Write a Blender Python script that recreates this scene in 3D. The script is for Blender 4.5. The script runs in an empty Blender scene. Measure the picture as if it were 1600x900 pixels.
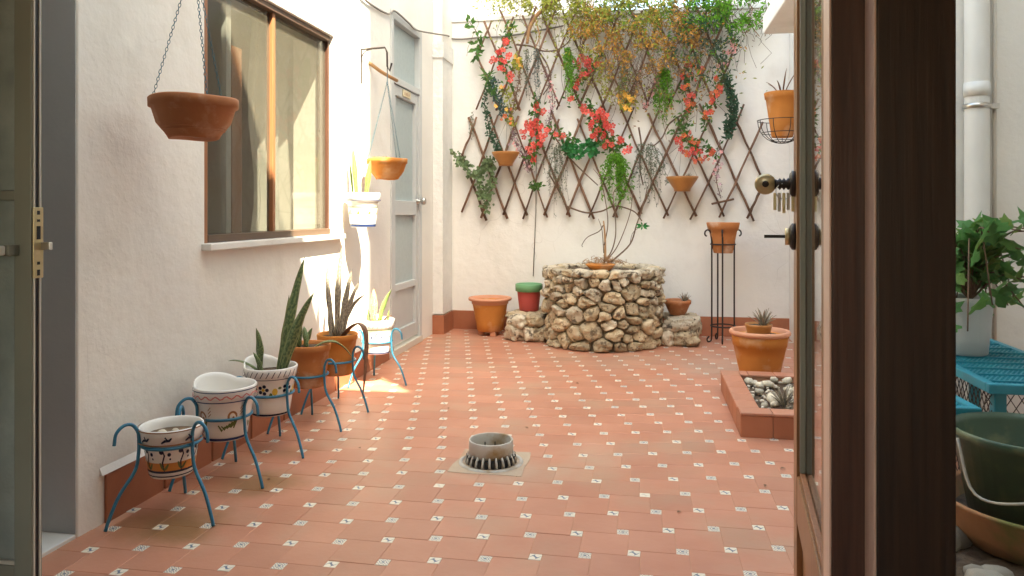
import bpy, bmesh, math, random
from mathutils import Vector, Matrix, noise
random.seed(7)
R = math.radians
SC = bpy.context.scene
COL = SC.collection

# ---------------------------------------------------------------- camera, sky, sun, exposure
CAM_H = 1.05
cd = bpy.data.cameras.new('camera'); cam = bpy.data.objects.new('camera', cd); COL.objects.link(cam)
cam.location = (0, 0, CAM_H); cam.rotation_euler = (R(90), 0, R(10.305))
cd.sensor_width = 36; cd.lens = 25.99; cd.shift_y = -0.075; cd.clip_start = 0.05; cd.clip_end = 500
SC.camera = cam
w = bpy.data.worlds.new('World'); SC.world = w; w.use_nodes = True
nt = w.node_tree; bg = nt.nodes['Background']
sky = nt.nodes.new('ShaderNodeTexSky'); sky.sky_type = 'NISHITA'; sky.sun_disc = False
SUN = Vector((.15, -.17, .30)).normalized()
sky.sun_elevation = math.asin(SUN.z); sky.sun_rotation = math.atan2(SUN.x, SUN.y)
sky.air_density = 1.0; sky.dust_density = 2.0; sky.ozone_density = 1.0
nt.links.new(sky.outputs[0], bg.inputs[0]); bg.inputs[1].default_value = 0.15
sd = bpy.data.lights.new('sun', 'SUN'); sd.energy = 3.6; sd.angle = R(0.5); sd.color = (1, .95, .86)
so = bpy.data.objects.new('sun', sd); COL.objects.link(so); so.rotation_euler = (-SUN).to_track_quat('-Z', 'Y').to_euler()
so.location = (3, -3, 8)
vs = SC.view_settings
vs.view_transform = 'Standard'; vs.look = 'None'; vs.gamma = 1; vs.exposure = 3.15
vs.use_white_balance = True; vs.white_balance_temperature = 8050; vs.white_balance_tint = 2
SC.cycles.max_bounces = 10; SC.cycles.diffuse_bounces = 6; SC.cycles.transparent_max_bounces = 16
SC.cycles.use_denoising = True; SC.cycles.caustics_reflective = False; SC.cycles.caustics_refractive = False

# ---------------------------------------------------------------- materials
MATS = {}
def M(name, c1, c2=None, scale=4., rough=.7, bump=0., bscale=60., metal=0., spec=.4, orand=0., irand=0., world=False,
      c3=None, s3=1.2, t3=(.55, .7), trans=0., detail=5., coat=0., bump2=0., b2scale=4., spots=(), cracks=False, pits=0.):
    """Principled with two-tone noise, optional third tone in patches, per-object / per-island value change, bump."""
    m = bpy.data.materials.new(name); m.use_nodes = True; n = m.node_tree.nodes; L = m.node_tree.links
    p = n['Principled BSDF']; out = n['Material Output']
    p.inputs['Roughness'].default_value = rough; p.inputs['Metallic'].default_value = metal
    p.inputs['Specular IOR Level'].default_value = spec; p.inputs['Coat Weight'].default_value = coat
    tc = n.new('ShaderNodeTexCoord'); geo = n.new('ShaderNodeNewGeometry')
    co = geo.outputs['Position'] if world else tc.outputs['Object']
    def nz(s, det=detail, ro=.55):
        t = n.new('ShaderNodeTexNoise'); t.inputs['Scale'].default_value = s; t.inputs['Detail'].default_value = det
        t.inputs['Roughness'].default_value = ro; L.new(co, t.inputs['Vector']); return t.outputs['Fac']
    def ramp(fac, a, b):
        r = n.new('ShaderNodeMapRange'); r.inputs[1].default_value = a; r.inputs[2].default_value = b; L.new(fac, r.inputs[0]); return r.outputs[0]
    def mix(f, a, b):
        x = n.new('ShaderNodeMix'); x.data_type = 'RGBA'
        if isinstance(f, float): x.inputs[0].default_value = f
        else: L.new(f, x.inputs[0])
        for i, q in ((6, a), (7, b)):
            if isinstance(q, tuple): x.inputs[i].default_value = (*q, 1)
            else: L.new(q, x.inputs[i])
        return x.outputs[2]
    col = mix(ramp(nz(scale), .3, .7), c1, c2 or c1)
    if c3: col = mix(ramp(nz(s3), *t3), col, c3)
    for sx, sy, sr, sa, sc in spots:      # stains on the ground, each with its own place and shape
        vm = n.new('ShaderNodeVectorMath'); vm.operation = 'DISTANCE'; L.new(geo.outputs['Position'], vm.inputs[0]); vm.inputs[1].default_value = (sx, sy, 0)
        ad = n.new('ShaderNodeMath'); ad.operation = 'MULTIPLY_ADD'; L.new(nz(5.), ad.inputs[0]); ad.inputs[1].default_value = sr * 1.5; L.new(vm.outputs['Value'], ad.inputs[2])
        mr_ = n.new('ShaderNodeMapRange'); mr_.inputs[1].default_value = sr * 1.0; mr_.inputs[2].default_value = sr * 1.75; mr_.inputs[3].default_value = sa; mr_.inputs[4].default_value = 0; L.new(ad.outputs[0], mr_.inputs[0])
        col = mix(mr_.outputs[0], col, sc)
    if cracks:                            # hairline cracks and small chips in old plaster
        dn_ = n.new('ShaderNodeTexNoise'); dn_.inputs['Scale'].default_value = 2.5; L.new(co, dn_.inputs['Vector'])
        va = n.new('ShaderNodeVectorMath'); va.operation = 'MULTIPLY_ADD'; L.new(dn_.outputs['Color'], va.inputs[0]); va.inputs[1].default_value = (.5, .5, .5); L.new(co, va.inputs[2])
        vo = n.new('ShaderNodeTexVoronoi'); vo.feature = 'DISTANCE_TO_EDGE'; vo.inputs['Scale'].default_value = 2.2; L.new(va.outputs[0], vo.inputs['Vector'])
        cr = n.new('ShaderNodeMapRange'); cr.inputs[1].default_value = .001; cr.inputs[2].default_value = .006; cr.inputs[3].default_value = .45; cr.inputs[4].default_value = 0; L.new(vo.outputs['Distance'], cr.inputs[0])
        mk = n.new('ShaderNodeMath'); mk.operation = 'MULTIPLY'; L.new(cr.outputs[0], mk.inputs[0]); L.new(ramp(nz(1.3), .56, .66), mk.inputs[1]); col = mix(mk.outputs[0], col, (.36, .33, .29))
    if pits:
        pv = n.new('ShaderNodeTexVoronoi'); pv.inputs['Scale'].default_value = pits; L.new(co, pv.inputs['Vector'])
        pr = n.new('ShaderNodeMapRange'); pr.inputs[1].default_value = .16; pr.inputs[2].default_value = .30; pr.inputs[3].default_value = .85; pr.inputs[4].default_value = 0; L.new(pv.outputs['Distance'], pr.inputs[0])
        pm = n.new('ShaderNodeMath'); pm.operation = 'MULTIPLY'; L.new(pr.outputs[0], pm.inputs[0]); L.new(ramp(nz(13.), .46, .58), pm.inputs[1]); col = mix(pm.outputs[0], col, (.10, .075, .05)); pitf = pm.outputs[0]
    if orand or irand:
        hs = n.new('ShaderNodeHueSaturation'); mr = n.new('ShaderNodeMapRange'); a = orand or irand
        mr.inputs[3].default_value = 1 - a; mr.inputs[4].default_value = 1 + a
        if orand:
            oi = n.new('ShaderNodeObjectInfo'); L.new(oi.outputs['Random'], mr.inputs[0])
        else: L.new(geo.outputs['Random Per Island'], mr.inputs[0])
        L.new(mr.outputs[0], hs.inputs['Value']); L.new(col, hs.inputs['Color']); col = hs.outputs[0]
    L.new(col, p.inputs['Base Color'])
    nrm = None
    for amt, s in ((bump, bscale), (bump2, b2scale)):
        if amt:
            b = n.new('ShaderNodeBump'); b.inputs['Strength'].default_value = 1.; b.inputs['Distance'].default_value = amt
            L.new(nz(s, 6., .6), b.inputs['Height'])
            if nrm: L.new(nrm, b.inputs['Normal'])
            nrm = b.outputs[0]
    if nrm: L.new(nrm, p.inputs['Normal'])
    if trans:
        t = n.new('ShaderNodeBsdfTranslucent'); L.new(col, t.inputs[0]); x = n.new('ShaderNodeMixShader'); x.inputs[0].default_value = trans
        L.new(p.outputs[0], x.inputs[1]); L.new(t.outputs[0], x.inputs[2]); L.new(x.outputs[0], out.inputs[0])
    MATS[name] = m; return m

def glass_mat(name, tint=(1, 1, 1), ior=1.5, haze=0., hazec=(.6, .6, .55), rough=0.0, bumpy=0.):
    m = bpy.data.materials.new(name); m.use_nodes = True; n = m.node_tree.nodes; L = m.node_tree.links
    n.remove(n['Principled BSDF']); out = n['Material Output']
    t = n.new('ShaderNodeBsdfTransparent'); t.inputs[0].default_value = (*tint, 1)
    g = n.new('ShaderNodeBsdfGlossy'); g.inputs['Roughness'].default_value = rough
    lw = n.new('ShaderNodeLayerWeight'); pw = n.new('ShaderNodeMath'); pw.operation = 'POWER'; L.new(lw.outputs['Facing'], pw.inputs[0]); pw.inputs[1].default_value = 5
    fr = n.new('ShaderNodeMapRange'); fr.inputs[3].default_value = ((ior - 1) / (ior + 1)) ** 2; fr.inputs[4].default_value = 1; L.new(pw.outputs[0], fr.inputs[0])   # Schlick, same on both faces of the sheet
    x = n.new('ShaderNodeMixShader'); L.new(fr.outputs[0], x.inputs[0]); L.new(t.outputs[0], x.inputs[1]); L.new(g.outputs[0], x.inputs[2])
    last = x
    if haze:
        d = n.new('ShaderNodeBsdfDiffuse'); d.inputs[0].default_value = (*hazec, 1)
        tl = n.new('ShaderNodeBsdfTranslucent'); tl.inputs[0].default_value = (*hazec, 1)
        dm = n.new('ShaderNodeMixShader'); dm.inputs[0].default_value = .5; L.new(d.outputs[0], dm.inputs[1]); L.new(tl.outputs[0], dm.inputs[2])
        y = n.new('ShaderNodeMixShader'); y.inputs[0].default_value = haze
        L.new(x.outputs[0], y.inputs[1]); L.new(dm.outputs[0], y.inputs[2]); last = y
    L.new(last.outputs[0], out.inputs[0]); MATS[name] = m; return m

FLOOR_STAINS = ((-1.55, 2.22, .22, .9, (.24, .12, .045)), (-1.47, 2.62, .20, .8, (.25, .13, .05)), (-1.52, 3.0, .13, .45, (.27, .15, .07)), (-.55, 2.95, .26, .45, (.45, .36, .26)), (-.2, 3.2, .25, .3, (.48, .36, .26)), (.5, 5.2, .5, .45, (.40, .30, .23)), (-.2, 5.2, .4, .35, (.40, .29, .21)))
M('plaster', (.80, .78, .735), (.74, .715, .67), 1.6, .9, .0012, 22, spec=.2, world=True, c3=(.61, .575, .52), s3=1.4, t3=(.54, .78), bump2=.014, b2scale=3.2, cracks=True)
M('plaster_rough', (.80, .79, .76), (.72, .71, .68), 9, .9, .012, 30, spec=.2, world=True, bump2=.01, b2scale=8)
M('jamb_grey', (.42, .43, .44), (.36, .37, .38), 2, .75, .001, 30, world=True)
M('marble', (.78, .77, .74), (.62, .61, .58), 3, .35, spec=.5, c3=(.5, .48, .44), s3=6, t3=(.6, .75))
M('tile', (.515, .235, .152), (.455, .19, .118), 3.5, .42, .0009, 45, spec=.4, orand=.075, world=True, c3=(.42, .25, .165), s3=2.3, t3=(.50, .74), spots=FLOOR_STAINS)
M('tile_far', (.515, .235, .152), (.455, .19, .118), 3.5, .42, .0009, 45, spec=.4, irand=.075, world=True, c3=(.42, .25, .165), s3=2.3, t3=(.50, .74), spots=FLOOR_STAINS)
M('skirt_tile', (.40, .15, .08), (.34, .12, .062), 6, .5, .0008, 60, spec=.4, orand=.12, world=True)
M('grout', (.56, .30, .20), (.46, .23, .15), 8, .9, .001, 60, world=True)
M('cement', (.50, .39, .29), (.44, .33, .24), 9, .9, .002, 50, c3=(.46, .27, .18), s3=6)
M('terracotta', (.48, .19, .07), (.40, .145, .052), 7, .85, .0012, 40, spec=.2, c3=(.60, .42, .30), s3=8, t3=(.52, .72))
M('terracotta_dark', (.44, .175, .075), (.36, .135, .058), 6, .7, .0012, 40, spec=.3, c3=(.48, .25, .15), s3=16, t3=(.56, .74))
M('terracotta_orange', (.56, .22, .055), (.47, .175, .045), 6, .78, .0010, 40, spec=.22, c3=(.60, .38, .23), s3=7, t3=(.53, .75))
M('terracotta_rim', (.62, .30, .19), (.56, .25, .14), 5, .7, .0006, 40)
M('glazed_tan', (.46, .20, .06), (.38, .155, .045), 6, .35, spec=.5)
M('white_glaze', (.82, .80, .77), (.76, .74, .70), 4, .22, spec=.5, c3=(.66, .6, .52), s3=7, t3=(.66, .8))
M('paint_blue', (.02, .04, .12), rough=.25); M('paint_navy', (.015, .02, .045), rough=.25)
M('paint_pink', (.55, .16, .15), rough=.3); M('paint_orange', (.62, .25, .05), (.55, .2, .04), 20, rough=.3)
M('paint_green', (.10, .13, .03), rough=.3); M('paint_brown', (.30, .13, .04), rough=.3); M('paint_yellow', (.65, .42, .06), rough=.3)
M('red_pot', (.44, .07, .06), (.38, .055, .05), 5, .5); M('green_rim', (.14, .33, .16), (.12, .28, .14), 6, .5)
M('soil', (.075, .05, .033), (.13, .09, .06), 45, 1, .01, 60); M('wet_soil', (.20, .12, .06), (.10, .065, .04), 14, .6, .004, 60)
M('blue_iron', (.028, .20, .32), (.022, .16, .27), 14, .38, spec=.5, c3=(.03, .10, .15), s3=9, t3=(.58, .72))
M('black_iron', (.02, .014, .012), (.035, .02, .015), 30, .5)
M('chain_blue', (.03, .17, .24), (.05, .10, .13), 40, .45)
M('stone', (.64, .52, .35), (.46, .36, .24), 9, .95, .012, 24, spec=.1, orand=.28, world=True, c3=(.20, .15, .10), s3=19, t3=(.56, .66), bump2=.016, b2scale=70, pits=42.)
M('stone_grey', (.66, .58, .45), (.46, .39, .29), 9, .95, .014, 22, spec=.1, orand=.2, world=True, c3=(.15, .12, .09), s3=17, t3=(.56, .64), bump2=.014, b2scale=60, pits=38.)
M('mortar', (.17, .13, .085), (.27, .21, .14), 14, 1, .008, 50, world=True)
M('stick', (.115, .058, .034), (.20, .11, .07), 12, .8, .003, 60, orand=.35)
M('twig', (.17, .10, .06), (.10, .06, .04), 12, .8); M('bark_tan', (.42, .24, .11), (.3, .16, .08), 12, .8)
for nm, c in (('leaf_green', (.085, .20, .04)), ('leaf_bright', (.15, .36, .035)), ('leaf_dark', (.05, .12, .065)), ('leaf_grey', (.15, .20, .13)),
              ('leaf_sage', (.20, .29, .14)), ('leaf_yellow', (.36, .38, .07)), ('leaf_dry', (.60, .31, .07)), ('leaf_brown', (.30, .19, .12)),
              ('leaf_emerald', (.03, .22, .055)), ('leaf_teal', (.07, .14, .13)), ('leaf_ivy', (.09, .25, .07)), ('leaf_lime', (.17, .29, .07)), ('leaf_purple', (.25, .14, .16))):
    M(nm, c, tuple(x * .75 for x in c), 14, .55, spec=.35, irand=.42, trans=.42)
for nm, c in (('petal_coral', (.66, .10, .075)), ('petal_red', (.58, .05, .04)), ('petal_orange', (.70, .165, .05)), ('petal_yellow', (.82, .45, .08)), ('petal_pink', (.72, .36, .36)), ('petal_mauve', (.55, .38, .42))):
    M(nm, c, tuple(min(1, x * 1.25 + .03) for x in c), 25, .6, orand=.2, trans=.25)
M('alu_grey', (.54, .56, .56), (.49, .51, .51), 3, .45, spec=.4); M('alu_olive', (.27, .27, .22), (.22, .22, .18), 3, .45, spec=.4, world=True)
M('alu_pale', (.60, .57, .50), rough=.4); M('brass', (.62, .50, .30), (.5, .4, .22), 30, .35, metal=.6); M('steel', (.55, .53, .50), rough=.28, metal=1.)
M('black', (.012, .012, .012), rough=.5)
M('frosted', (.40, .47, .48), (.35, .42, .43), 30, .35, .0015, 120, spec=.5)
M('frosted_olive', (.40, .44, .41), (.28, .32, .30), 14, .35, .002, 60, spec=.5)
M('pvc_grey', (.50, .48, .44), (.42, .39, .34), 7, .4, c3=(.30, .19, .08), s3=7, t3=(.5, .66)); M('pvc_white', (.74, .74, .72), (.68, .68, .66), 6, .4)
M('curtain', (.70, .70, .66), (.62, .62, .58), 8, .9, trans=.35)
M('cable', (.20, .18, .16), rough=.6); M('cable_pale', (.55, .50, .44), rough=.6)
M('teal_iron', (.012, .27, .36), (.01, .21, .29), 10, .42, spec=.5)
M('bucket_green', (.03, .075, .05), (.05, .10, .06), 9, .35, spec=.5, c3=(.16, .18, .09), s3=9, t3=(.52, .72))
M('mossy_clay', (.42, .20, .09), (.30, .14, .07), 7, .85, .002, 40, c3=(.16, .16, .05), s3=5, t3=(.46, .62))
M('pebble', (.74, .67, .54), (.58, .51, .40), 8, .85, .003, 40, orand=.35, irand=0); M('pebble_mix', (.66, .60, .51), (.46, .40, .32), 20, .85, irand=.45)
M('rock_grey', (.34, .31, .26), (.24, .22, .18), 8, .9, .004, 40, orand=.35); M('interior_wall', (.66, .62, .55), (.60, .56, .50), 3, .9); M('interior_floor', (.22, .13, .09), (.18, .1, .07), 6, .5); M('dark_wood', (.10, .06, .04), rough=.5)
M('plaque', (.62, .55, .38), rough=.5); M('rope', (.48, .46, .40), rough=.8)

def wood_mat(name, c1, c2, rough=.35):
    m = bpy.data.materials.new(name); m.use_nodes = True; n = m.node_tree.nodes; L = m.node_tree.links; p = n['Principled BSDF']
    g = n.new('ShaderNodeNewGeometry'); mp = n.new('ShaderNodeMapping'); mp.inputs['Scale'].default_value = (60, 60, 2.2); L.new(g.outputs['Position'], mp.inputs[0])
    t = n.new('ShaderNodeTexNoise'); t.inputs['Scale'].default_value = 1.6; t.inputs['Detail'].default_value = 6; L.new(mp.outputs[0], t.inputs['Vector'])
    r = n.new('ShaderNodeValToRGB'); r.color_ramp.elements[0].position = .3; r.color_ramp.elements[1].position = .7
    r.color_ramp.elements[0].color = (*c1, 1); r.color_ramp.elements[1].color = (*c2, 1); L.new(t.outputs[0], r.inputs[0]); L.new(r.outputs[0], p.inputs['Base Color'])
    b = n.new('ShaderNodeBump'); b.inputs['Distance'].default_value = .0008; L.new(t.outputs[0], b.inputs['Height']); L.new(b.outputs[0], p.inputs['Normal'])
    p.inputs['Roughness'].default_value = rough; MATS[name] = m
wood_mat('wood_door', (.20, .085, .03), (.33, .15, .055)); wood_mat('wood_post', (.055, .022, .014), (.10, .042, .026), .45); wood_mat('wood_dark', (.028, .013, .007), (.052, .024, .012), .45); wood_mat('wood_window', (.24, .092, .04), (.32, .135, .06), .5); wood_mat('wood_lit_edge', (.72, .50, .39), (.78, .57, .46), .4)
glass_mat('glass_clear', (.97, .98, .97)); glass_mat('glass_window', (.84, .84, .82), ior=1.22, haze=.20, hazec=(.46, .43, .36))

def inset_mat(name, kind):
    """white glazed square with a blue hand-painted motif (UV space)"""
    m = bpy.data.materials.new(name); m.use_nodes = True; n = m.node_tree.nodes; L = m.node_tree.links; p = n['Principled BSDF']
    uv = n.new('ShaderNodeUVMap'); sp = n.new('ShaderNodeSeparateXYZ'); L.new(uv.outputs[0], sp.inputs[0])
    oi = n.new('ShaderNodeNewGeometry')
    def mth(op, a, b=None, c=None):
        q = n.new('ShaderNodeMath'); q.operation = op
        for i, z in enumerate((a, b, c)):
            if z is None: continue
            if isinstance(z, (int, float)): q.inputs[i].default_value = z
            else: L.new(z, q.inputs[i])
        return q.outputs[0]
    x = mth('SUBTRACT', sp.outputs[0], .5); y = mth('SUBTRACT', sp.outputs[1], .5)
    if kind == 0:      # four-fold rosette
        ax = mth('ABSOLUTE', x); ay = mth('ABSOLUTE', y); r = mth('SQRT', mth('ADD', mth('MULTIPLY', x, x), mth('MULTIPLY', y, y)))
        s = mth('SINE', mth('MULTIPLY', ax, 26.)); t = mth('SINE', mth('MULTIPLY', ay, 26.)); f = mth('MULTIPLY', s, t)
        f = mth('GREATER_THAN', mth('SUBTRACT', f, mth('MULTIPLY', r, 1.0)), -.14)
    else:              # a loose bird-like stroke
        w1 = mth('ADD', y, mth('MULTIPLY', mth('SINE', mth('MULTIPLY', x, 9.)), .16)); a = mth('LESS_THAN', mth('ABSOLUTE', w1), mth('SUBTRACT', .15, mth('MULTIPLY', mth('ABSOLUTE', x), .30)))
        w2 = mth('ADD', x, mth('MULTIPLY', mth('SINE', mth('MULTIPLY', y, 7.)), .12)); b = mth('LESS_THAN', mth('ABSOLUTE', w2), mth('SUBTRACT', .12, mth('MULTIPLY', mth('ABSOLUTE', y), .26)))
        f = mth('MAXIMUM', a, b)
    tn = n.new('ShaderNodeTexNoise'); tn.inputs['Scale'].default_value = 3; L.new(oi.outputs['Position'], tn.inputs['Vector'])
    wear = mth('GREATER_THAN', tn.outputs[0], .36); f = mth('MULTIPLY', f, mth('MULTIPLY_ADD', wear, .7, .25))
    mx = n.new('ShaderNodeMix'); mx.data_type = 'RGBA'; L.new(f, mx.inputs[0]); mx.inputs[6].default_value = (.74, .67, .55, 1); mx.inputs[7].default_value = (.06, .11, .19, 1)
    L.new(mx.outputs[2], p.inputs['Base Color']); p.inputs['Roughness'].default_value = .35; MATS[name] = m
inset_mat('inset_rosette', 0); inset_mat('inset_bird', 1)

def leafband_mat(name, c1, c2, c3):
    """sword leaf: dark cross bands along its length (UV v), paler margins (UV u)"""
    m = bpy.data.materials.new(name); m.use_nodes = True; n = m.node_tree.nodes; L = m.node_tree.links; p = n['Principled BSDF']
    uv = n.new('ShaderNodeUVMap'); mp = n.new('ShaderNodeMapping'); mp.inputs['Scale'].default_value = (2.5, 16, 1); L.new(uv.outputs[0], mp.inputs[0])
    t = n.new('ShaderNodeTexNoise'); t.inputs['Scale'].default_value = 1.6; t.inputs['Detail'].default_value = 4; L.new(mp.outputs[0], t.inputs['Vector'])
    r = n.new('ShaderNodeValToRGB'); r.color_ramp.elements[0].position = .42; r.color_ramp.elements[1].position = .58
    r.color_ramp.elements[0].color = (*c1, 1); r.color_ramp.elements[1].color = (*c2, 1); L.new(t.outputs[0], r.inputs[0])
    sp = n.new('ShaderNodeSeparateXYZ'); L.new(uv.outputs[0], sp.inputs[0])
    a = n.new('ShaderNodeMath'); a.operation = 'SUBTRACT'; L.new(sp.outputs[0], a.inputs[0]); a.inputs[1].default_value = .5
    b = n.new('ShaderNodeMath'); b.operation = 'ABSOLUTE'; L.new(a.outputs[0], b.inputs[0])
    c = n.new('ShaderNodeMapRange'); c.inputs[1].default_value = .40; c.inputs[2].default_value = .47; L.new(b.outputs[0], c.inputs[0])
    x = n.new('ShaderNodeMix'); x.data_type = 'RGBA'; L.new(c.outputs[0], x.inputs[0]); L.new(r.outputs[0], x.inputs[6]); x.inputs[7].default_value = (*c3, 1)
    L.new(x.outputs[2], p.inputs['Base Color']); p.inputs['Roughness'].default_value = .45; MATS[name] = m
leafband_mat('sword_green', (.05, .095, .035), (.17, .22, .095), (.27, .30, .12)); leafband_mat('sword_grey', (.17, .14, .115), (.34, .30, .24), (.36, .31, .22))
leafband_mat('sword_yellow', (.55, .33, .08), (.70, .52, .22), (.75, .6, .3)); leafband_mat('sword_lime', (.09, .16, .04), (.22, .30, .10), (.38, .42, .18)); leafband_mat('sword_dry', (.15, .07, .045), (.24, .12, .07), (.2, .1, .06))

# ---------------------------------------------------------------- mesh helpers
class MB:
    """collects vertices and faces of one mesh"""
    def __init__(s): s.v = []; s.f = []; s.uv = {}
    def add(s, verts, faces, uvs=None):
        o = len(s.v); s.v += [tuple(p) for p in verts]
        for i, f in enumerate(faces):
            if uvs: s.uv[len(s.f)] = uvs[i]
            s.f.append([k + o for k in f])
        return s
    def box(s, x0, x1, y0, y1, z0, z1):
        return s.add([(x, y, z) for z in (z0, z1) for y in (y0, y1) for x in (x0, x1)],
                     [(0, 2, 3, 1), (4, 5, 7, 6), (0, 1, 5, 4), (2, 6, 7, 3), (0, 4, 6, 2), (1, 3, 7, 5)])
    def tube(s, pts, r, n=8, closed=False, cap=True):
        P = [Vector(p) for p in pts]; m = len(P); rad = r if isinstance(r, (list, tuple)) else [r] * m
        T = []
        for i in range(m):
            if closed: t = P[(i + 1) % m] - P[i - 1]
            else: t = P[min(i + 1, m - 1)] - P[max(i - 1, 0)]
            T.append(t.normalized() if t.length > 1e-9 else Vector((0, 0, 1)))
        nn = T[0].orthogonal().normalized(); V = []
        for i in range(m):
            nn = nn - T[i] * nn.dot(T[i]); nn = nn.normalized() if nn.length > 1e-6 else T[i].orthogonal().normalized()
            b = T[i].cross(nn)
            for k in range(n):
                a = 2 * math.pi * k / n; V.append(P[i] + (nn * math.cos(a) + b * math.sin(a)) * rad[i])
        F = []
        for i in range(m if closed else m - 1):
            j = (i + 1) % m
            for k in range(n): F.append((i * n + k, i * n + (k + 1) % n, j * n + (k + 1) % n, j * n + k))
        if cap and not closed: F += [tuple(range(n))[::-1], tuple(range((m - 1) * n, m * n))]
        return s.add(V, F)
    def lathe(s, prof, n=36, c=(0, 0, 0), mod=None):
        V = []
        for r, z in prof:
            for k in range(n):
                a = 2 * math.pi * k / n; x, y, q = r * math.cos(a), r * math.sin(a), z
                if mod: x, y, q = mod(x, y, q, a)
                V.append((c[0] + x, c[1] + y, c[2] + q))
        F = []
        for i in range(len(prof) - 1):
            for k in range(n): F.append((i * n + k, i * n + (k + 1) % n, (i + 1) * n + (k + 1) % n, (i + 1) * n + k))
        return s.add(V, F)
    def disc(s, r, z, n=32, c=(0, 0), jit=0., rings=3):
        V = [(c[0], c[1], z + random.uniform(-jit, jit))]; F = []
        for i in range(1, rings + 1):
            for k in range(n):
                a = 2 * math.pi * k / n; V.append((c[0] + r * i / rings * math.cos(a), c[1] + r * i / rings * math.sin(a), z + (random.uniform(-jit, jit) if i < rings else 0)))
        for k in range(n):
            F.append((0, 1 + k, 1 + (k + 1) % n))
            for i in range(1, rings): F.append((1 + (i - 1) * n + k, 1 + i * n + k, 1 + i * n + (k + 1) % n, 1 + (i - 1) * n + (k + 1) % n))
        return s.add(V, F)
    def mesh(s, name, mat, smooth=False):
        me = bpy.data.meshes.new(name); me.from_pydata(s.v, [], s.f)
        if s.uv:
            ul = me.uv_layers.new(name='UVMap')
            for p in me.polygons:
                u = s.uv.get(p.index)
                if u:
                    for li, c in zip(p.loop_indices, u): ul.data[li].uv = c
        me.materials.append(MATS[mat])
        if smooth: me.polygons.foreach_set('use_smooth', [True] * len(me.polygons))
        me.update(); return me
    def build(s, name, mat, parent=None, smooth=False, loc=None, kind=None):
        return link(name, s.mesh(name, mat, smooth), parent, loc, kind)

def link(name, me, parent=None, loc=None, kind=None, rot=None):
    o = bpy.data.objects.new(name, me); COL.objects.link(o)
    if parent: o.parent = parent
    if loc: o.location = loc
    if rot: o.rotation_euler = rot
    if kind: o['kind'] = kind
    return o
def tag(o, label, cat, group=None, kind=None):
    o['label'] = label; o['category'] = cat
    if group: o['group'] = group
    if kind: o['kind'] = kind
    return o
def thing(name, label, cat, loc=(0, 0, 0), group=None, rotz=0., kind=None):
    o = bpy.data.objects.new(name, None); COL.objects.link(o); o.empty_display_size = .05
    o.location = loc; o.rotation_euler = (0, 0, rotz); return tag(o, label, cat, group, kind)
def struct(o, label): o['kind'] = 'structure'; o['label'] = label; return o
def bevel_box(name, mat, sx, sy, sz, bev, seg=1, uv=False, smooth=False):
    """box mesh centred in x, y; top at z = 0"""
    bm = bmesh.new(); bmesh.ops.create_cube(bm, size=1)
    for v in bm.verts: v.co = Vector((v.co.x * sx, v.co.y * sy, (v.co.z - .5) * sz))
    bmesh.ops.bevel(bm, geom=list(bm.edges), offset=bev, segments=seg, affect='EDGES')
    me = bpy.data.meshes.new(name)
    if uv:
        ul = bm.loops.layers.uv.new('UVMap')
        for f in bm.faces:
            for l in f.loops: l[ul].uv = (l.vert.co.x / sx + .5, l.vert.co.y / sy + .5)
    bm.to_mesh(me); bm.free(); me.materials.append(MATS[mat])
    if smooth: me.polygons.foreach_set('use_smooth', [True] * len(me.polygons))
    return me
def bevelled(o, wdt, seg=2):
    b = o.modifiers.new('bevel', 'BEVEL'); b.width = wdt; b.segments = seg; b.limit_method = 'ANGLE'; b.angle_limit = R(40); return o
def curve_pts(P, n=6):
    """Catmull-Rom through the points"""
    P = [Vector(p) for p in P]; Q = [P[0] * 2 - P[1]] + P + [P[-1] * 2 - P[-2]]; out = []
    for i in range(1, len(Q) - 2):
        a, b, c, d = Q[i - 1:i + 3]
        for k in range(n):
            t = k / n; out.append(.5 * ((2 * b) + (c - a) * t + (2 * a - 5 * b + 4 * c - d) * t * t + (3 * b - a - 3 * c + d) * t ** 3))
    return out + [P[-1]]
def wall_sheet(axis, c, th, us, vs, holes, name, mat):
    """wall with openings: front face at axis=c, thickness th (signed); grid of cells minus the holes, with reveals"""
    us = sorted(set(us)); vs = sorted(set(vs)); mb = MB()
    def P(u, v, k): return (c + k, u, v) if axis == 'x' else (u, c + k, v)
    def hole(i, j):
        if i < 0 or j < 0 or i >= len(us) - 1 or j >= len(vs) - 1: return True
        u, v = (us[i] + us[i + 1]) / 2, (vs[j] + vs[j + 1]) / 2
        return any(a < u < b and e < v < g for a, b, e, g in holes)
    ix = {}
    def V(i, j, k):
        if (i, j, k) not in ix: ix[(i, j, k)] = len(mb.v); mb.v.append(P(us[i], vs[j], th if k else 0))
        return ix[(i, j, k)]
    for i in range(len(us) - 1):
        for j in range(len(vs) - 1):
            if hole(i, j): continue
            q = [(i, j), (i + 1, j), (i + 1, j + 1), (i, j + 1)]
            mb.f.append([V(*a, 0) for a in q]); mb.f.append([V(*a, 1) for a in q[::-1]])
            for (di, dj), (a, b) in (((0, -1), (0, 1)), ((1, 0), (1, 2)), ((0, 1), (2, 3)), ((-1, 0), (3, 0))):
                if hole(i + di, j + dj): mb.f.append([V(*q[a], 1), V(*q[b], 1), V(*q[b], 0), V(*q[a], 0)])
    o = mb.build(name, mat)
    bm = bmesh.new(); bm.from_mesh(o.data); bmesh.ops.recalc_face_normals(bm, faces=bm.faces); bm.to_mesh(o.data); bm.free(); return o
def frange(a, b, step):
    n = max(1, round((b - a) / step)); return [a + (b - a) * i / n for i in range(n + 1)]

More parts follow.
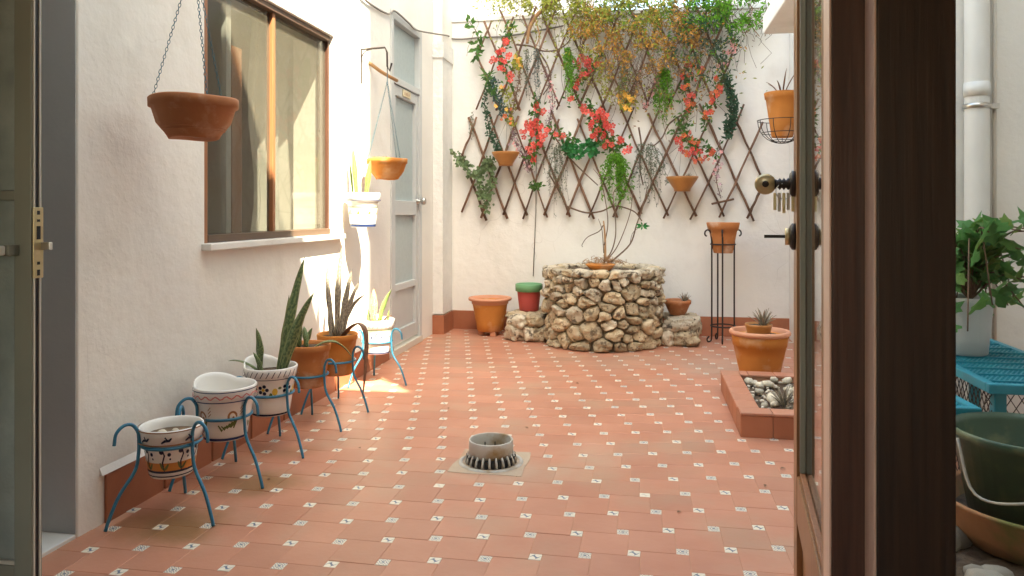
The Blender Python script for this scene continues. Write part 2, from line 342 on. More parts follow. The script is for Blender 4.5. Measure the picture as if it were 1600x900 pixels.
# ---------------------------------------------------------------- the setting: ground, walls, room, buildings
XW, YB, XR = -1.8, 6.42, 1.16            # face of the long window wall, of the trellis wall, of the side wall by the planter
base = MB().box(-9, 9, -9, 30, -.30, -.012).build('ground', 'grout'); struct(base, 'ground slab under the courtyard and the house')
floor = MB().box(-1.98, 2.6, 1.20, YB + .02, -.012, -.0016).build('floor', 'grout'); struct(floor, 'terracotta courtyard floor with small white and blue inset tiles')

# hopscotch paving: big tiles A, small insets Bq
A, Bq, J = .1475, .0385, .0018
big = bevel_box('tile', 'tile', A - J, A - J, .008, .0012)
ins = [bevel_box('inset', k, Bq - J * .6, Bq - J * .6, .008, .0010, uv=True) for k in ('inset_rosette', 'inset_bird')]
ox, oy = (-1.365,1.953)
cells = []
def keep(x, y):
    if not (XW - .16 < x < 2.5 and 1.2 < y < YB): return False
    if x < XW - .005 and y > 2.09: return False
    if (x + .343) ** 2 + (y - 5.966) ** 2 < .40 ** 2: return False
    if .50 < x < 1.2 and 3.64 < y < 4.44: return False
    if x > XR + .02 and y > 4.1: return False
    return True
def seen(x, y):
    d = -x * .1789 + y * .9839; l = x * .9839 + y * .1789; return d > 1.9 and -.70 < l / d < .395
DR = (-.64, 3.03)
for i in range(-40, 41):
    for j in range(-40, 41):
        x = ox + i * A - j * Bq; y = oy + i * Bq + j * A
        bx, by = x - A / 2 + Bq / 2, y - A / 2 - Bq / 2       # big tile whose upper right corner holds this inset
        if keep(bx, by) and max(abs(bx - DR[0]), abs(by - DR[1])) > .115: cells.append((0, bx, by, i + j))
        if keep(x, y) and max(abs(x - DR[0]), abs(y - DR[1])) > .15: cells.append((1, x, y, i + j))
for kind, nm in ((0, 'tile'), (1, 'inset_tile')):
    L_ = sorted([c for c in cells if c[0] == kind], key=lambda c: (not seen(c[1], c[2]), c[1] ** 2 + c[2] ** 2))
    for _, x, y, p in L_[:300]:
        link(nm, big if kind == 0 else ins[p % 2], floor, (x, y, random.uniform(-.0008, .0006)), rot=(random.gauss(0, .0025), random.gauss(0, .0025), random.gauss(0, .004 if kind == 0 else .03)))
    far = {0: MB(), 1: MB()}
    for _, x, y, p in L_[300:]:
        s = (A - J) / 2 if kind == 0 else (Bq - J * .6) / 2; z = random.uniform(-.0008, .0006); mb = far[0 if kind == 0 else p % 2]
        mb.add([(x - s, y - s, -.006), (x + s, y - s, -.006), (x + s, y + s, -.006), (x - s, y + s, -.006), (x - s + .001, y - s + .001, z), (x + s - .001, y - s + .001, z), (x + s - .001, y + s - .001, z), (x - s + .001, y + s - .001, z)],
               [(4, 5, 6, 7), (0, 1, 5, 4), (1, 2, 6, 5), (2, 3, 7, 6), (3, 0, 4, 7)], [[(0, 0), (1, 0), (1, 1), (0, 1)]] + [[(0, 0)] * 4] * 4)
    if kind == 0: far[0].build('far_tiles', 'tile_far', floor, kind='stuff')
    else: far[0].build('far_insets', 'inset_rosette', floor, kind='stuff'); far[1].build('far_insets', 'inset_bird', floor, kind='stuff')

# window wall
WY0, WY1, WZ0, WZ1 = 2.786, 4.075, .905, 2.07
DY0, DY1, DZ1 = 5.04, 5.76, 2.50
wl = wall_sheet('x', XW, -.26, [1.0, 1.33, 2.09, WY0, WY1, DY0, DY1, 6.7], [-.01, WZ0, WZ1, 2.2, DZ1, 3.3], [(WY0, WY1, WZ0, WZ1), (DY0, DY1, -.1, DZ1), (1.33, 2.09, -.1, 2.2)], 'window_wall', 'plaster')
bevelled(wl, .006); tag(wl, 'long white plastered courtyard wall with the window and both grey doors', 'wall', kind='thing')
# trellis wall with its coping ledge, raised ends
wb = wall_sheet('y', YB, .22, [-2.06, .80, 1.9], [-.01, 2.74], [], 'trellis_wall', 'plaster'); bevelled(wb, .008); tag(wb, 'white plastered end wall carrying the bamboo trellises', 'wall', kind='thing')
MB().box(-2.06, 1.9, YB - .012, YB + .235, 2.741, 2.775).build('coping', 'plaster', wb)
# side wall by the planter and the return wall behind the bench
wr = MB(); wr.box(XR, XR + .2, 4.1, YB - .002, -.01, 2.95).box(XR + .2, 2.6, 4.1, 4.3, -.01, 2.95); wr = bevelled(wr.build('side_wall', 'plaster'), .006)
tag(wr, 'white plastered side wall beside the tiled planter and downpipe', 'wall', kind='thing')
wo = MB().box(2.5, 2.7, 1.2, 4.1, -.01, 2.95).build('bench_side_wall', 'plaster'); tag(wo, 'white wall closing the nook around the teal bench', 'wall', kind='thing')
ev = MB().box(.83, 1.9, 4.7, 5.6, 2.33, 2.47).build('eave_slab', 'plaster'); bevelled(ev, .01); tag(ev, 'white concrete eave slab jutting from the side wall', 'eave', kind='thing')
# corner pilaster
pl = thing('corner_pilaster', 'rough plastered white pilaster in the corner beside the grey door', 'pilaster', (XW, 6.1, 0))
MB().box(.002, .09, .0, .318, .17, 2.36).build('shaft', 'plaster_rough', pl); MB().box(.002, .10, -.012, .319, 2.36, 2.50).build('capital', 'plaster_rough', pl); MB().box(.002, .085, .006, .318, 2.50, 3.2).build('upper_shaft', 'plaster', pl)
# neighbouring upper building behind the trellis wall, and raised wall at the far corner
nb = MB().box(-6, -.62, 6.70, 9, 0, 6.5).build('neighbour_house', 'plaster'); tag(nb, 'white neighbouring house wall rising behind the trellis wall', 'house', kind='thing')
nr = MB().box(.80, 2.8, 6.66, 9, 0, 5).build('neighbour_annexe', 'plaster'); tag(nr, 'cream raised wall behind the end of the trellis wall, above the eave slab', 'house', kind='thing')
# unseen blocks added beside and above the room to shape the patch of sun
hb = MB().box(1.95, 8, .36, 12, 2.96, 10.5).build('tall_sun_block', 'plaster'); tag(hb, 'tall unseen white block added over the bench nook to cut the sun', 'house', kind='thing')
hu = MB().box(-5, 1.9, -4.2, 1.19, 2.62, 5.15).build('storey_sun_block', 'plaster'); tag(hu, 'unseen white storey added over the garden room to cut the sun', 'house', kind='thing')
# the room the picture is taken from
rf = MB().box(-3.2, 2.6, -4, 1.199, -.012, .0).build('room_floor', 'interior_floor'); struct(rf, 'room floor inside the doorway')
rc = MB().box(-3.3, 2.7, -4.1, 1.19, 2.5, 2.618).build('room_ceiling', 'interior_wall'); struct(rc, 'room ceiling inside the doorway')
for nm, a in (('room_wall_back', (-3.3, 2.7, -4.1, -4.0, 0, .9)), ('room_wall_back_upper', (-3.3, 2.7, -4.1, -4.0, 2.0, 2.5)), ('room_pier', (-3.3, -2.2, -4.1, -4.0, .9, 2.0)), ('room_pier', (.2, 2.7, -4.1, -4.0, .9, 2.0)), ('room_wall_left', (-3.3, -3.2, -4, 1.0, 0, 2.5)), ('room_wall_right', (2.6, 2.7, -4, 1.19, 0, 2.5)), ('facade_pier', (-3.2, -1.30, 1.0, 1.199, 0, 2.5)),  # opening between the unseen back piers is added to light posts and door
              ('facade_wall', (.78, 2.6, 1.05, 1.199, 0, 2.5)), ('facade_lintel', (-1.30, .78, 1.05, 1.199, 2.3, 2.5))):
    struct(MB().box(*a).build(nm, 'interior_wall'), 'dim interior ' + nm.replace('_', ' '))
# room behind the window, dim
MB_ = MB()
for a in ((-4.6, -4.5, 2.2, 4.9, 0, 2.6), (-4.5, -2.07, 2.1, 2.2, 0, 2.6), (-4.5, -2.07, 4.9, 5.0, 0, 2.6), (-4.6, -2.07, 2.1, 5.0, 2.6, 2.7)): MB_.box(*a)
struct(MB_.build('indoor_wall', 'interior_wall'), 'dim room walls behind the window')
MB_ = MB()
for a in ((-4.6, -4.5, 1.1, 2.09, 0, 2.6), (-4.5, -2.07, 1.0, 1.1, 0, 2.6), (-4.5, -2.07, 2.0, 2.09, 2.2, 2.6), (-4.6, -2.07, 1.0, 2.09, 2.6, 2.7)): MB_.box(*a)
struct(MB_.build('passage_wall', 'interior_wall'), 'dim passage walls behind the open aluminium door')

# skirting tiles with a plaster fillet on top
sk = bevel_box('skirting_tile', 'skirt_tile', .012, .298, .165, .002)
def skirt(parent, p0, p1, n, yaw):
    for k in range(n):
        t = (k + .5) / n; link('skirting_tile', sk, parent, (p0[0] + (p1[0] - p0[0]) * t, p0[1] + (p1[1] - p0[1]) * t, .163 + random.uniform(-.002, .002)), rot=(0, 0, yaw))
skirt(wl, (XW + .006, 2.20), (XW + .006, 5.0), 9, 0)
skirt(wb, (-1.70, YB - .006), (-.82, YB - .006), 3, R(90)); skirt(wb, (.14, YB - .006), (XR, YB - .006), 4, R(90))
skt = bevel_box('skirting_tile', 'skirt_tile', .012, .155, .165, .002)
for k in range(2): link('skirting_tile', skt, pl, (.096, .08 + .158 * k, .163))
sks = bevel_box('skirting_tile', 'skirt_tile', .10, .012, .165, .002); link('skirting_tile', sks, pl, (.052, -.008, .163))
MB().add([(XW + .001, 2.185, .165), (XW + .013, 2.185, .165), (XW + .001, 2.185, .190), (XW + .001, 5.0, .165), (XW + .013, 5.0, .165), (XW + .001, 5.0, .190)], [(0, 1, 4, 3), (1, 2, 5, 4), (0, 2, 1), (3, 4, 5), (0, 3, 5, 2)]).build('fillet', 'plaster', wl)
th = MB().box(-2.10, XW - .002, 1.34, 2.085, -.01, .012).build('threshold', 'marble', wl); bevelled(th, .003)
jb = MB().box(-2.061, XW - .006, 2.086, 2.091, .012, 2.2).build('jamb', 'jamb_grey', wl)  # thin grey facing on the doorway reveal

# ---------------------------------------------------------------- window and doors
win = thing('window', 'wood-framed window with a fly-screen haze, curtain behind, marble sill', 'window', (XW, WY0, WZ0), kind='thing')
def wbox(name, mat, x0, x1, y0, y1, z0, z1, bev=.003, par=win):
    o = MB().box(x0, x1, y0, y1, z0, z1).build(name, mat, par); return bevelled(o, bev)
WW, WH = WY1 - WY0, WZ1 - WZ0
wf = wbox('frame', 'wood_post', -.10, -.028, WW - .022, WW - .001, .001, WH - .001)
wbox('frame', 'wood_window', -.10, -.012, .001, .04, .001, WH - .001); wbox('frame', 'dark_wood', -.10, -.014, .04, WW - .028, WH - .03, WH - .001); wbox('frame', 'dark_wood', -.10, -.010, .04, WW - .028, .012, .045)
wbox('stile', 'wood_window', -.062, -.028, 3.405 - WY0, 3.432 - WY0, .045, WH - .03)
wbox('stile', 'wood_window', -.098, -.066, 3.10 - WY0, 3.185 - WY0, .045, WH - .26); wbox('stile', 'alu_grey', -.098, -.07, 3.06 - WY0, 3.10 - WY0, .045, WH - .03)
MB().box(-.050, -.046, .04, 3.405 - WY0, .045, WH - .03).build('pane', 'glass_window', win); MB().box(-.050, -.046, 3.432 - WY0, WW - .022, .045, WH - .03).build('pane', 'glass_window', win)
sl = wbox('sill', 'marble', -.11, .045, -.025, WW + .07, -.018, .011, .004)
ct = MB(); NY, NZ = 90, 8
for j in range(NZ + 1):
    for i in range(NY + 1):
        t = i / NY; y = 3.70 + t * 1.18; z = WZ0 + .02 + (WH + .1) * j / NZ; g = .022 * math.sin(t * 60 + .7 * math.sin(t * 9)) * (1.1 - .3 * j / NZ) + .01 * math.sin(t * 17 + j)
        ct.v.append((-2.12 + g, y + .03 * math.sin(j * .9 + t * 5) * (1 - j / NZ), z))
for j in range(NZ):
    for i in range(NY): a = j * (NY + 1) + i; ct.f.append([a, a + 1, a + NY + 2, a + NY + 1])
co = ct.build('curtain', 'curtain', None, True); tag(co, 'pale pleated curtain hanging behind the window', 'curtain')
cb = thing('kitchen_cabinet', 'dim pale cabinet standing in the room behind the window', 'cabinet', (-3.5, 3.9, 0))
for k in range(3): bevelled(MB().box(-.25, .25, -.9 + k * .41, -.5 + k * .41, .0, 2.0).build('door', 'alu_grey', cb), .006)
ctb = MB().box(-2.9, -2.2, 2.3, 3.4, .0, .86).build('counter', 'dark_wood'); tag(ctb, 'dark counter inside under the window', 'counter')
for k, (bx, by, h, r) in enumerate(((-2.45, 2.98, .30, .035), (-2.4, 3.08, .2, .03), (-2.5, 3.15, .14, .04))):
    b = MB().lathe([(0, 0), (r, 0), (r, h * .6), (r * .4, h * .78), (r * .38, h), (0, h)], 14).build('bottle', 'glass_window', None, True, (bx, by, .862))
    tag(b, ('tall', 'middle-sized', 'short stout')[k] + ' glass bottle on the counter behind the window', 'bottle', 'bottles behind the window')

dr = thing('door', 'tall light-grey aluminium door with frosted panes and a transom', 'door', (XW, DY0, 0), kind='thing')
DW = DY1 - DY0
def dbox(name, mat, x0, x1, y0, y1, z0, z1, bev=.004, par=dr): return bevelled(MB().box(x0, x1, y0, y1, z0, z1).build(name, mat, par), bev)
dbox('jamb', 'alu_grey', -.07, .012, -.002, .05, 0, DZ1 - .002); dbox('jamb', 'alu_grey', -.07, .012, DW - .05, DW + .002, 0, DZ1 - .002); dbox('head', 'alu_grey', -.07, .010, .05, DW - .05, DZ1 - .06, DZ1 - .002)
dbox('transom_rail', 'alu_grey', -.07, .009, .05, DW - .05, 1.98, 2.03); dbox('pane', 'frosted', -.05, -.035, .05, DW - .05, 2.03, DZ1 - .06)
dbox('stile', 'alu_grey', -.055, -.002, .054, .12, .07, 1.976); dbox('stile', 'alu_grey', -.055, -.002, DW - .12, DW - .054, .07, 1.976)
for z0, z1 in ((.07, .17), (.46, .51), (1.02, 1.13), (1.90, 1.976)): dbox('rail', 'alu_grey', -.053, -.003, .12, DW - .12, z0, z1)
dbox('pane', 'frosted', -.04, -.03, .12, DW - .12, 1.13, 1.90); dbox('pane', 'frosted', -.04, -.03, .12, DW - .12, .51, 1.02); dbox('bottom_panel', 'alu_grey', -.04, -.025, .12, DW - .12, .17, .46)
dbox('threshold', 'alu_pale', -.06, .02, .0, DW, 0, .05)
hd = MB().lathe([(0, 0), (.026, 0), (.026, .012), (.012, .016), (.012, .04), (.028, .045), (.030, .065), (.02, .075), (0, .076)], 18).build('handle', 'steel', dr, True, (-.004, DW - .087, 1.13)); hd.rotation_euler = (0, R(90), 0)
pq = dbox('plaque', 'plaque', -.002, .006, .27, .45, 1.915, 1.965, .001)
for k in range(4): MB().box(.0062, .0068, .30 + k * .033, .315 + k * .033, 1.928, 1.952 - .004 * (k % 2)).build('letter', 'paint_brown', pq)

# open wooden door with a glass pane, hinged on the frame post
wd = thing('wooden_door', 'varnished wooden door with a tall glass pane, standing open with keys in its lock', 'door', (.294, 1.296, 0), rotz=R(-6.6), kind='thing')
def db(name, mat, x0, x1, y0, y1, z0, z1, bev=.003, par=wd): return bevelled(MB().box(x0, x1, y0, y1, z0, z1).build(name, mat, par), bev)
T = .046
db('stile', 'wood_door', 0, T, .65, .75, .02, 2.25); db('stile', 'wood_door', 0, T, 0, .09, .02, 2.25)
db('rail', 'wood_door', .001, T - .001, .09, .65, 2.13, 2.249); db('rail', 'wood_door', .001, T - .001, .09, .65, .27, .39); db('rail', 'wood_door', .001, T - .001, .09, .65, .021, .12)
db('bottom_panel', 'wood_door', .014, T - .014, .09, .65, .12, .27)
MB().box(.021, .025, .09, .65, .39, 2.13).build('pane', 'glass_clear', wd)
for x0, x1 in ((.007, .0205), (.0255, .039)):
    db('bead', 'wood_window' if x0 < .01 else 'alu_olive', x0, x1, .09, .65, .3901, .400, .002); db('bead', 'alu_olive', x0, x1, .638, .6499, .40, 2.13, .002); db('bead', 'wood_door', x0, x1, .0901, .102, .40, 2.13, .002)
def knob(par, side, z, kind):
    s = side; xs = 0 if s < 0 else T
    r = MB().lathe([(0, 0), (.034, 0), (.034, .008), (.026, .013), (0, .013)], 20).build('rosette', 'black_iron', par, True, (xs, .70, z)); r.rotation_euler = (0, R(90) * s, 0)
    if kind == 'knob':
        n_ = MB(); n_.lathe([(.012, .012), (.016, .017), (.010, .022), (.016, .027), (.010, .032), (.016, .037), (.010, .042), (.014, .05)], 16).build('neck', 'black_iron', r, True)
        k = MB().lathe([(0, -.008), (.018, -.008), (.026, -.004), (.027, .003), (.020, .007), (.012, .007), (.011, .010), (0, .010)], 22).build('knob', 'brass', r, True, (0, 0, .072)); k.rotation_euler = (R(90), 0, 0); MB().lathe([(.0085, .0095), (.0085, .0125), (0, .0125)], 14).build('keyhole', 'black_iron', k, True)
    elif kind == 'stub': MB().lathe([(0, .012), (.015, .012), (.015, .03), (0, .03)], 16).build('cylinder', 'black_iron', r, True)
    elif kind == 'key':
        MB().lathe([(0, .012), (.022, .012), (.022, .024), (0, .024)], 16).build('cylinder', 'brass', r, True); MB().box(-.004, .004, -.0012, .0012, .024, .075).build('key', 'black_iron', r)
    return r
kr = knob(wd, -1, 1.12, 'knob'); knob(wd, 1, 1.12, 'stub'); knob(wd, -1, .985, 'key'); knob(wd, 1, .985, 'stub')
kb = thing('key_ring', 'bunch of pale keys hanging from the wooden door knob', 'keys', (.346, 1.985, 1.105))
MB().tube([(.0 + .020 * math.cos(a), 0, -.004 + .020 * math.sin(a)) for a in [k * .4488 for k in range(14)]], .0012, 5, True).build('ring', 'steel', kb, True)
for k in range(5): bevelled(MB().box(-.026 + k * .011, -.018 + k * .011, -.001 + .0022 * (k % 2), .0008 + .0022 * (k % 2), -.052 - .004 * (k % 3), -.008).build('key', 'alu_pale' if k % 2 else 'brass', kb), .001)
# frame posts of the glazed front, sidelight beside the door
# pale strips: light on the post edges put into the wood colour
fr = thing('glazed_front', 'dark brown wooden door frame posts with lit edges put in as pale strips', 'glazed front', (.291, 1.2, 0), kind='thing')
def fb(name, x0, x1, y0, y1, z0=0, z1=2.3): return bevelled(MB().box(x0 - .291, x1 - .291, y0 - 1.2, y1 - 1.2, z0, z1).build(name, 'wood_post' if name == 'door_post' else 'wood_dark', fr), .003)
fb('door_post', .291, .353, 1.252, 1.2935); fb('corner_post', .3434, .4543, 1.2005, 1.2515); fb('end_post', .70, .78, 1.2005, 1.2515); bevelled(MB().box(-.0035, -.0002, .0525, .093, 0, 2.2).build('edge_strip', 'wood_lit_edge', fr), .001, 1); bevelled(MB().box(.0488, .0522, .001, .051, 0, 2.2).build('edge_strip', 'wood_lit_edge', fr), .001, 1)
fb('bottom_rail', .4545, .70, 1.2005, 1.2515, 0, .10); fb('head_rail', .4545, .70, 1.2005, 1.2515, 2.2, 2.3); fb('head_rail', -1.30, .3432, 1.2005, 1.2515, 2.2, 2.3)
MB().box(.4546 - .291, .6999 - .291, .02, .024, .10, 2.2).build('pane', 'glass_clear', fr)
# slim aluminium door, open, at the passage
ad = thing('aluminium_door', 'slim olive-grey aluminium door with frosted glass, standing open on its edge lock', 'door', (-1.86, 1.285, 0), kind='thing')
def ab(name, mat, x0, x1, y0, y1, z0, z1, bev=.002, par=ad): return bevelled(MB().box(x0 + 1.86, x1 + 1.86, y0, y1, z0, z1).build(name, mat, par), bev)
ab('stile', 'alu_olive', -1.253, -1.213, 0, .028, .02, 2.15); ab('stile', 'alu_olive', -1.858, -1.81, 0, .028, .02, 2.15); ab('rail', 'alu_olive', -1.81, -1.253, .001, .027, .02, .335); ab('rail', 'alu_olive', -1.81, -1.253, .001, .027, 1.072, 1.092); ab('rail', 'alu_olive', -1.81, -1.253, .001, .027, 2.05, 2.15)
ab('pane', 'frosted_olive', -1.81, -1.253, .011, .017, .335, 1.072); ab('pane', 'frosted_olive', -1.81, -1.253, .011, .017, 1.092, 2.05); ab('bead', 'alu_pale', -1.81, -1.253, .002, .010, .3355, .343, .001)
for y0, y1 in ((.004, .008), (.018, .022)): ab('edge_strip', 'alu_pale', -1.2131, -1.2105, y0, y1, .02, 2.15, .0005)
ab('edge_strip', 'black', -1.2131, -1.2122, .009, .017, .02, 2.15, .0002)
lk = ab('lock_plate', 'brass', -1.2106, -1.2085, .001, .026, .915, 1.058, .0008)
for z, h in ((1.047, .004), (1.031, .0025), (.945, .003), (.926, .006)): MB().box(1.86 - 1.2086, 1.86 - 1.2079, .010, .017, z - h, z + h).build('slot', 'black', lk)
MB().box(1.86 - 1.2086, 1.86 - 1.2076, .009, .018, .993, 1.02).build('slot', 'black', lk); ab('latch_bolt', 'steel', -1.2086, -1.188, .019, .027, .972, .987, .001)
lv = ab('lever', 'alu_pale', -1.32, -1.245, -.040, -.026, .962, .982, .004); ab('lever_neck', 'alu_olive', -1.252, -1.240, -.026, .001, .961, .983, .002)

# ---------------------------------------------------------------- pots, plants, stands
def pot_profile(rt, rb, h, rimh, rimo, th=.010, foot=0.):
    zr = h - rimh; rr_ = rb + (rt - rimo - rb) * zr / h
    return [(0, .004), (rb * .92, .004), (rb * .96, 0), (rb, .004)] + [(rb + (rr_ - rb) * t, .004 + (zr - .004) * t) for t in (.33, .66, 1)] + [(rr_ + rimo * .9, zr + .004), (rt - .002, h - .004), (rt - .005, h), (rt - th, h - .002), (rt - th - .004, h - .02), (rb - .004, .03)]
def make_pot(name, label, cat, loc, rt, rb, h, mat, rimh=.03, rimo=.008, soil='soil', sdep=.03, group=None, rimmat=None, rotz=0., mod=None, n=40, th=.010):
    t = thing(name, label, cat, loc, group, rotz)
    MB().lathe(pot_profile(rt, rb, h, rimh, rimo, th), n, mod=mod).build('body', mat, t, True)
    if rimmat:
        zr = h - rimh; MB().lathe([(rt - rimo * 1.3, zr), (rt + .001, zr + .004), (rt + .002, h - .004), (rt - .004, h + .0025), (rt - th - .002, h + .001), (rt - th - .006, h - .02)], n, mod=mod).build('rim', rimmat, t, True)
    if soil:
        rs = rb + (rt - rb) * (h - sdep) / h - th - .001; MB().disc(rs, h - sdep, 24, jit=.004).build('soil', soil, t, True)
    return t
def stroke(mb, rfun, path, wd):
    """painted ribbon on a pot: path of (angle deg, z), width wd"""
    Q = [(R(a), z) for a, z in path]; V = []
    for i, (a, z) in enumerate(Q):
        a0, z0 = Q[max(i - 1, 0)]; a1, z1 = Q[min(i + 1, len(Q) - 1)]; r = rfun(z); dx, dz = (a1 - a0) * r, z1 - z0; l = math.hypot(dx, dz) or 1
        w_ = wd * (1 if 0 < i < len(Q) - 1 else .55) / 2
        for s in (-1, 1):
            aa, zz = a + s * (-dz / l) * w_ / r, z + s * dx / l * w_; rr_ = rfun(zz) + .0008; V.append((rr_ * math.cos(aa), rr_ * math.sin(aa), zz))
    mb.add(V, [(2 * i, 2 * i + 1, 2 * i + 3, 2 * i + 2) for i in range(len(Q) - 1)])
def blob(mb, rfun, a, z, ra, rz, n=9):
    V = [(0, 0)] + [(math.cos(2 * math.pi * k / n), math.sin(2 * math.pi * k / n)) for k in range(n)]
    W = []
    for x, y in V:
        zz = z + y * rz; r = rfun(zz) + .0009; aa = R(a) + x * ra / r; W.append((r * math.cos(aa), r * math.sin(aa), zz))
    mb.add(W, [(0, 1 + k, 1 + (k + 1) % n) for k in range(n)])
def band(mb, rfun, z0, z1, n=40):
    V = []
    for z in (z0, z1):
        for k in range(n): a = 2 * math.pi * k / n; r = rfun(z) + .0006; V.append((r * math.cos(a), r * math.sin(a), z))
    mb.add(V, [(k, (k + 1) % n, n + (k + 1) % n, n + k) for k in range(n)])
def sword(parent, mat, base, tip, wid, bend=(0, 0, 0), n=12, name='leaf', tw=.5, yaw=None):
    """strap-like sword leaf, V-folded"""
    b, t = Vector(base), Vector(tip); m_ = (b + t) / 2 + Vector(bend); V = []; F = []; U = []
    yw = random.uniform(0, 6.28) if yaw is None else yaw
    for i in range(n + 1):
        s = i / n; p = b * (1 - s) ** 2 + m_ * 2 * s * (1 - s) + t * s * s; d = ((m_ - b) * (1 - s) + (t - m_) * s).normalized()
        side = Vector((math.cos(yw + tw * s), math.sin(yw + tw * s), 0)); side = (side - d * side.dot(d)).normalized(); nn = d.cross(side)
        wv = wid / 2 * (.55 + 1.1 * s if s < .4 else 1.0) * max(0.02, (1 - s ** 3.2)) * (1 + .06 * math.sin(s * 17))
        V += [p - side * wv, p - nn * wv * .35, p + side * wv]
    for i in range(n):
        for k in (0, 1): F.append((3 * i + k, 3 * i + k + 1, 3 * i + k + 4, 3 * i + k + 3)); U.append([(k * .5, i / n), (k * .5 + .5, i / n), (k * .5 + .5, (i + 1) / n), (k * .5, (i + 1) / n)])
    o = MB().add(V, F, U).build(name, mat, parent, True); s_ = o.modifiers.new('thick', 'SOLIDIFY'); s_.thickness = .0025; return o
def make_stand(label, loc, ringr, mat='blue_iron', ringz=.257, rot=0., footr=.205, hook=.075, group='blue iron pot stands along the wall'):
    t = thing('pot_stand', label, 'pot stand', loc, group, rot)
    MB().tube([((ringr + .004) * math.cos(k * math.pi / 20), (ringr + .004) * math.sin(k * math.pi / 20), ringz) for k in range(40)], .0055, 8, True).build('ring', mat, t, True)
    for a in (231, -17, 112):
        a = R(a); rg = ringr + .013
        prof = [(footr, .003), (footr - .012, .04), (footr - .042, .11), (rg + .012, .18), (rg + .001, ringz - .02), (rg, ringz + .03), (rg + .004, ringz + .055), (rg + hook * .28, ringz + .079), (rg + hook * .62, ringz + .080), (rg + hook * .92, ringz + .058), (rg + hook, ringz + .02)]
        MB().tube(curve_pts([(r * math.cos(a), r * math.sin(a), z) for r, z in prof], 5), .0058, 8).build('leg', mat, t, True)
    return t
def backplate(amt, ang):
    def f(x, y, z, a, hh=None):
        k = math.cos(a - ang)
        if z > .15 and k > .55: z += amt * ((k - .55) / .45) ** .6 * min(1, (z - .15) / .03)
        return x, y, z
    return f
XS = -1.62; YS = (2.30, 2.645, 3.0, 3.37, 3.71, 4.30); XF = (-1.612, XS, XS, XS, XS, XS)
# pot 1: white, tulips over an orange band
def lin(rb, rt, h): return lambda z: rb + (rt - rb) * z / h
Y1 = YS[0]; P1 = make_pot('flower_pot', 'white painted pot with dark tulips over an orange band, only soil inside', 'flower pot', (XF[0], Y1, .148), .106, .070, .170, 'white_glaze', .048, .006, 'wet_soil', .035, 'painted pots on blue stands')
rf1 = lin(.070, .100, .170); rfr = lambda z: .1068
m1, m2, m3, m4 = MB(), MB(), MB(), MB()
band(m2, rf1, .030, .058); band(m1, rf1, .022, .030); band(m1, rf1, .008, .012); band(m4, rfr, .122, .126); band(m4, lambda z: .1068, .164, .168)
for k in range(9):
    a = k * 40 + 8; stroke(m1, rf1, [(a, .03), (a - 3, .06), (a + 2, .085), (a - 3, .112)], .005); stroke(m3, rf1, [(a + 10, .055), (a + 4, .04), (a + 1, .034)], .009); stroke(m3, rf1, [(a - 9, .06), (a - 4, .043), (a, .034)], .009)
    blob(m1, rf1, a - 4, .098, .008, .009); blob(m1, rf1, a + 12, .088, .006, .007); blob(m1, rf1, a + 14, .072, .003, .004)
    stroke(m1, rfr, [(a, .133), (a + 6, .140), (a + 13, .140), (a + 17, .148)], .009); stroke(m1, rfr, [(a + 6, .152), (a + 10, .142)], .008)
m1.build('tulip_motif', 'paint_navy', P1, kind='stuff'); m2.build('orange_band', 'paint_orange', P1); m3.build('leaf_motif', 'paint_green', P1, kind='stuff'); m4.build('rim_line', 'paint_brown', P1)
for k, (a, b, r) in enumerate(((.02, -.03, .014), (-.03, -.01, .016), (.0, .02, .012), (.045, .01, .011))): 
    pb = MB().lathe([(0, -.6 * r), (r * .8, -.3 * r), (r, .1 * r), (r * .6, .5 * r), (0, .6 * r)], 10).build('pebble', 'pebble', P1, True, (a, b, .140))
# pot 2: wavy pink line and scroll
P2 = make_pot('flower_pot', 'empty white painted wall pot with a wavy pink line and a scroll motif', 'flower pot', (XF[1], YS[1], .170), .119, .080, .205, 'white_glaze', .05, .005, None, group='painted pots on blue stands', mod=backplate(.030, R(160)))
rf2 = lin(.080, .114, .205); rr2 = lambda z: .1193; m1, m2, m3, m4 = MB(), MB(), MB(), MB()
band(m1, rr2, .156, .160); band(m1, rf2, .004, .014); stroke(m2, rr2, [(k * 4, .176 + .006 * math.sin(k * 1.35)) for k in range(91)], .005); band(m1, rr2, .1935, .197)
for a0 in (-115, -45, 30):
    sp_ = [(a0 + 11 * math.cos(t) * (1 - t / 9), .095 + .026 * math.sin(t) * (1 - t / 9)) for t in [q * .4 for q in range(18)]]; stroke(m4, rf2, sp_, .008)
    for k in range(6): stroke(m3, rf2, [(a0 + 14 - k * 6, .09 - k * .006), (a0 + 8 - k * 6, .07 - k * .005), (a0 + 5 - k * 7, .052 + .003 * k)], .009)
    for k in range(3): stroke(m4, rf2, [(a0 + 18, .10 + k * .012), (a0 + 25, .112 + k * .013)], .005)
m1.build('blue_line', 'paint_blue', P2, kind='stuff'); m2.build('wavy_line', 'paint_pink', P2); m3.build('leaf_motif', 'paint_green', P2, kind='stuff'); m4.build('scroll_motif', 'paint_brown', P2, kind='stuff')
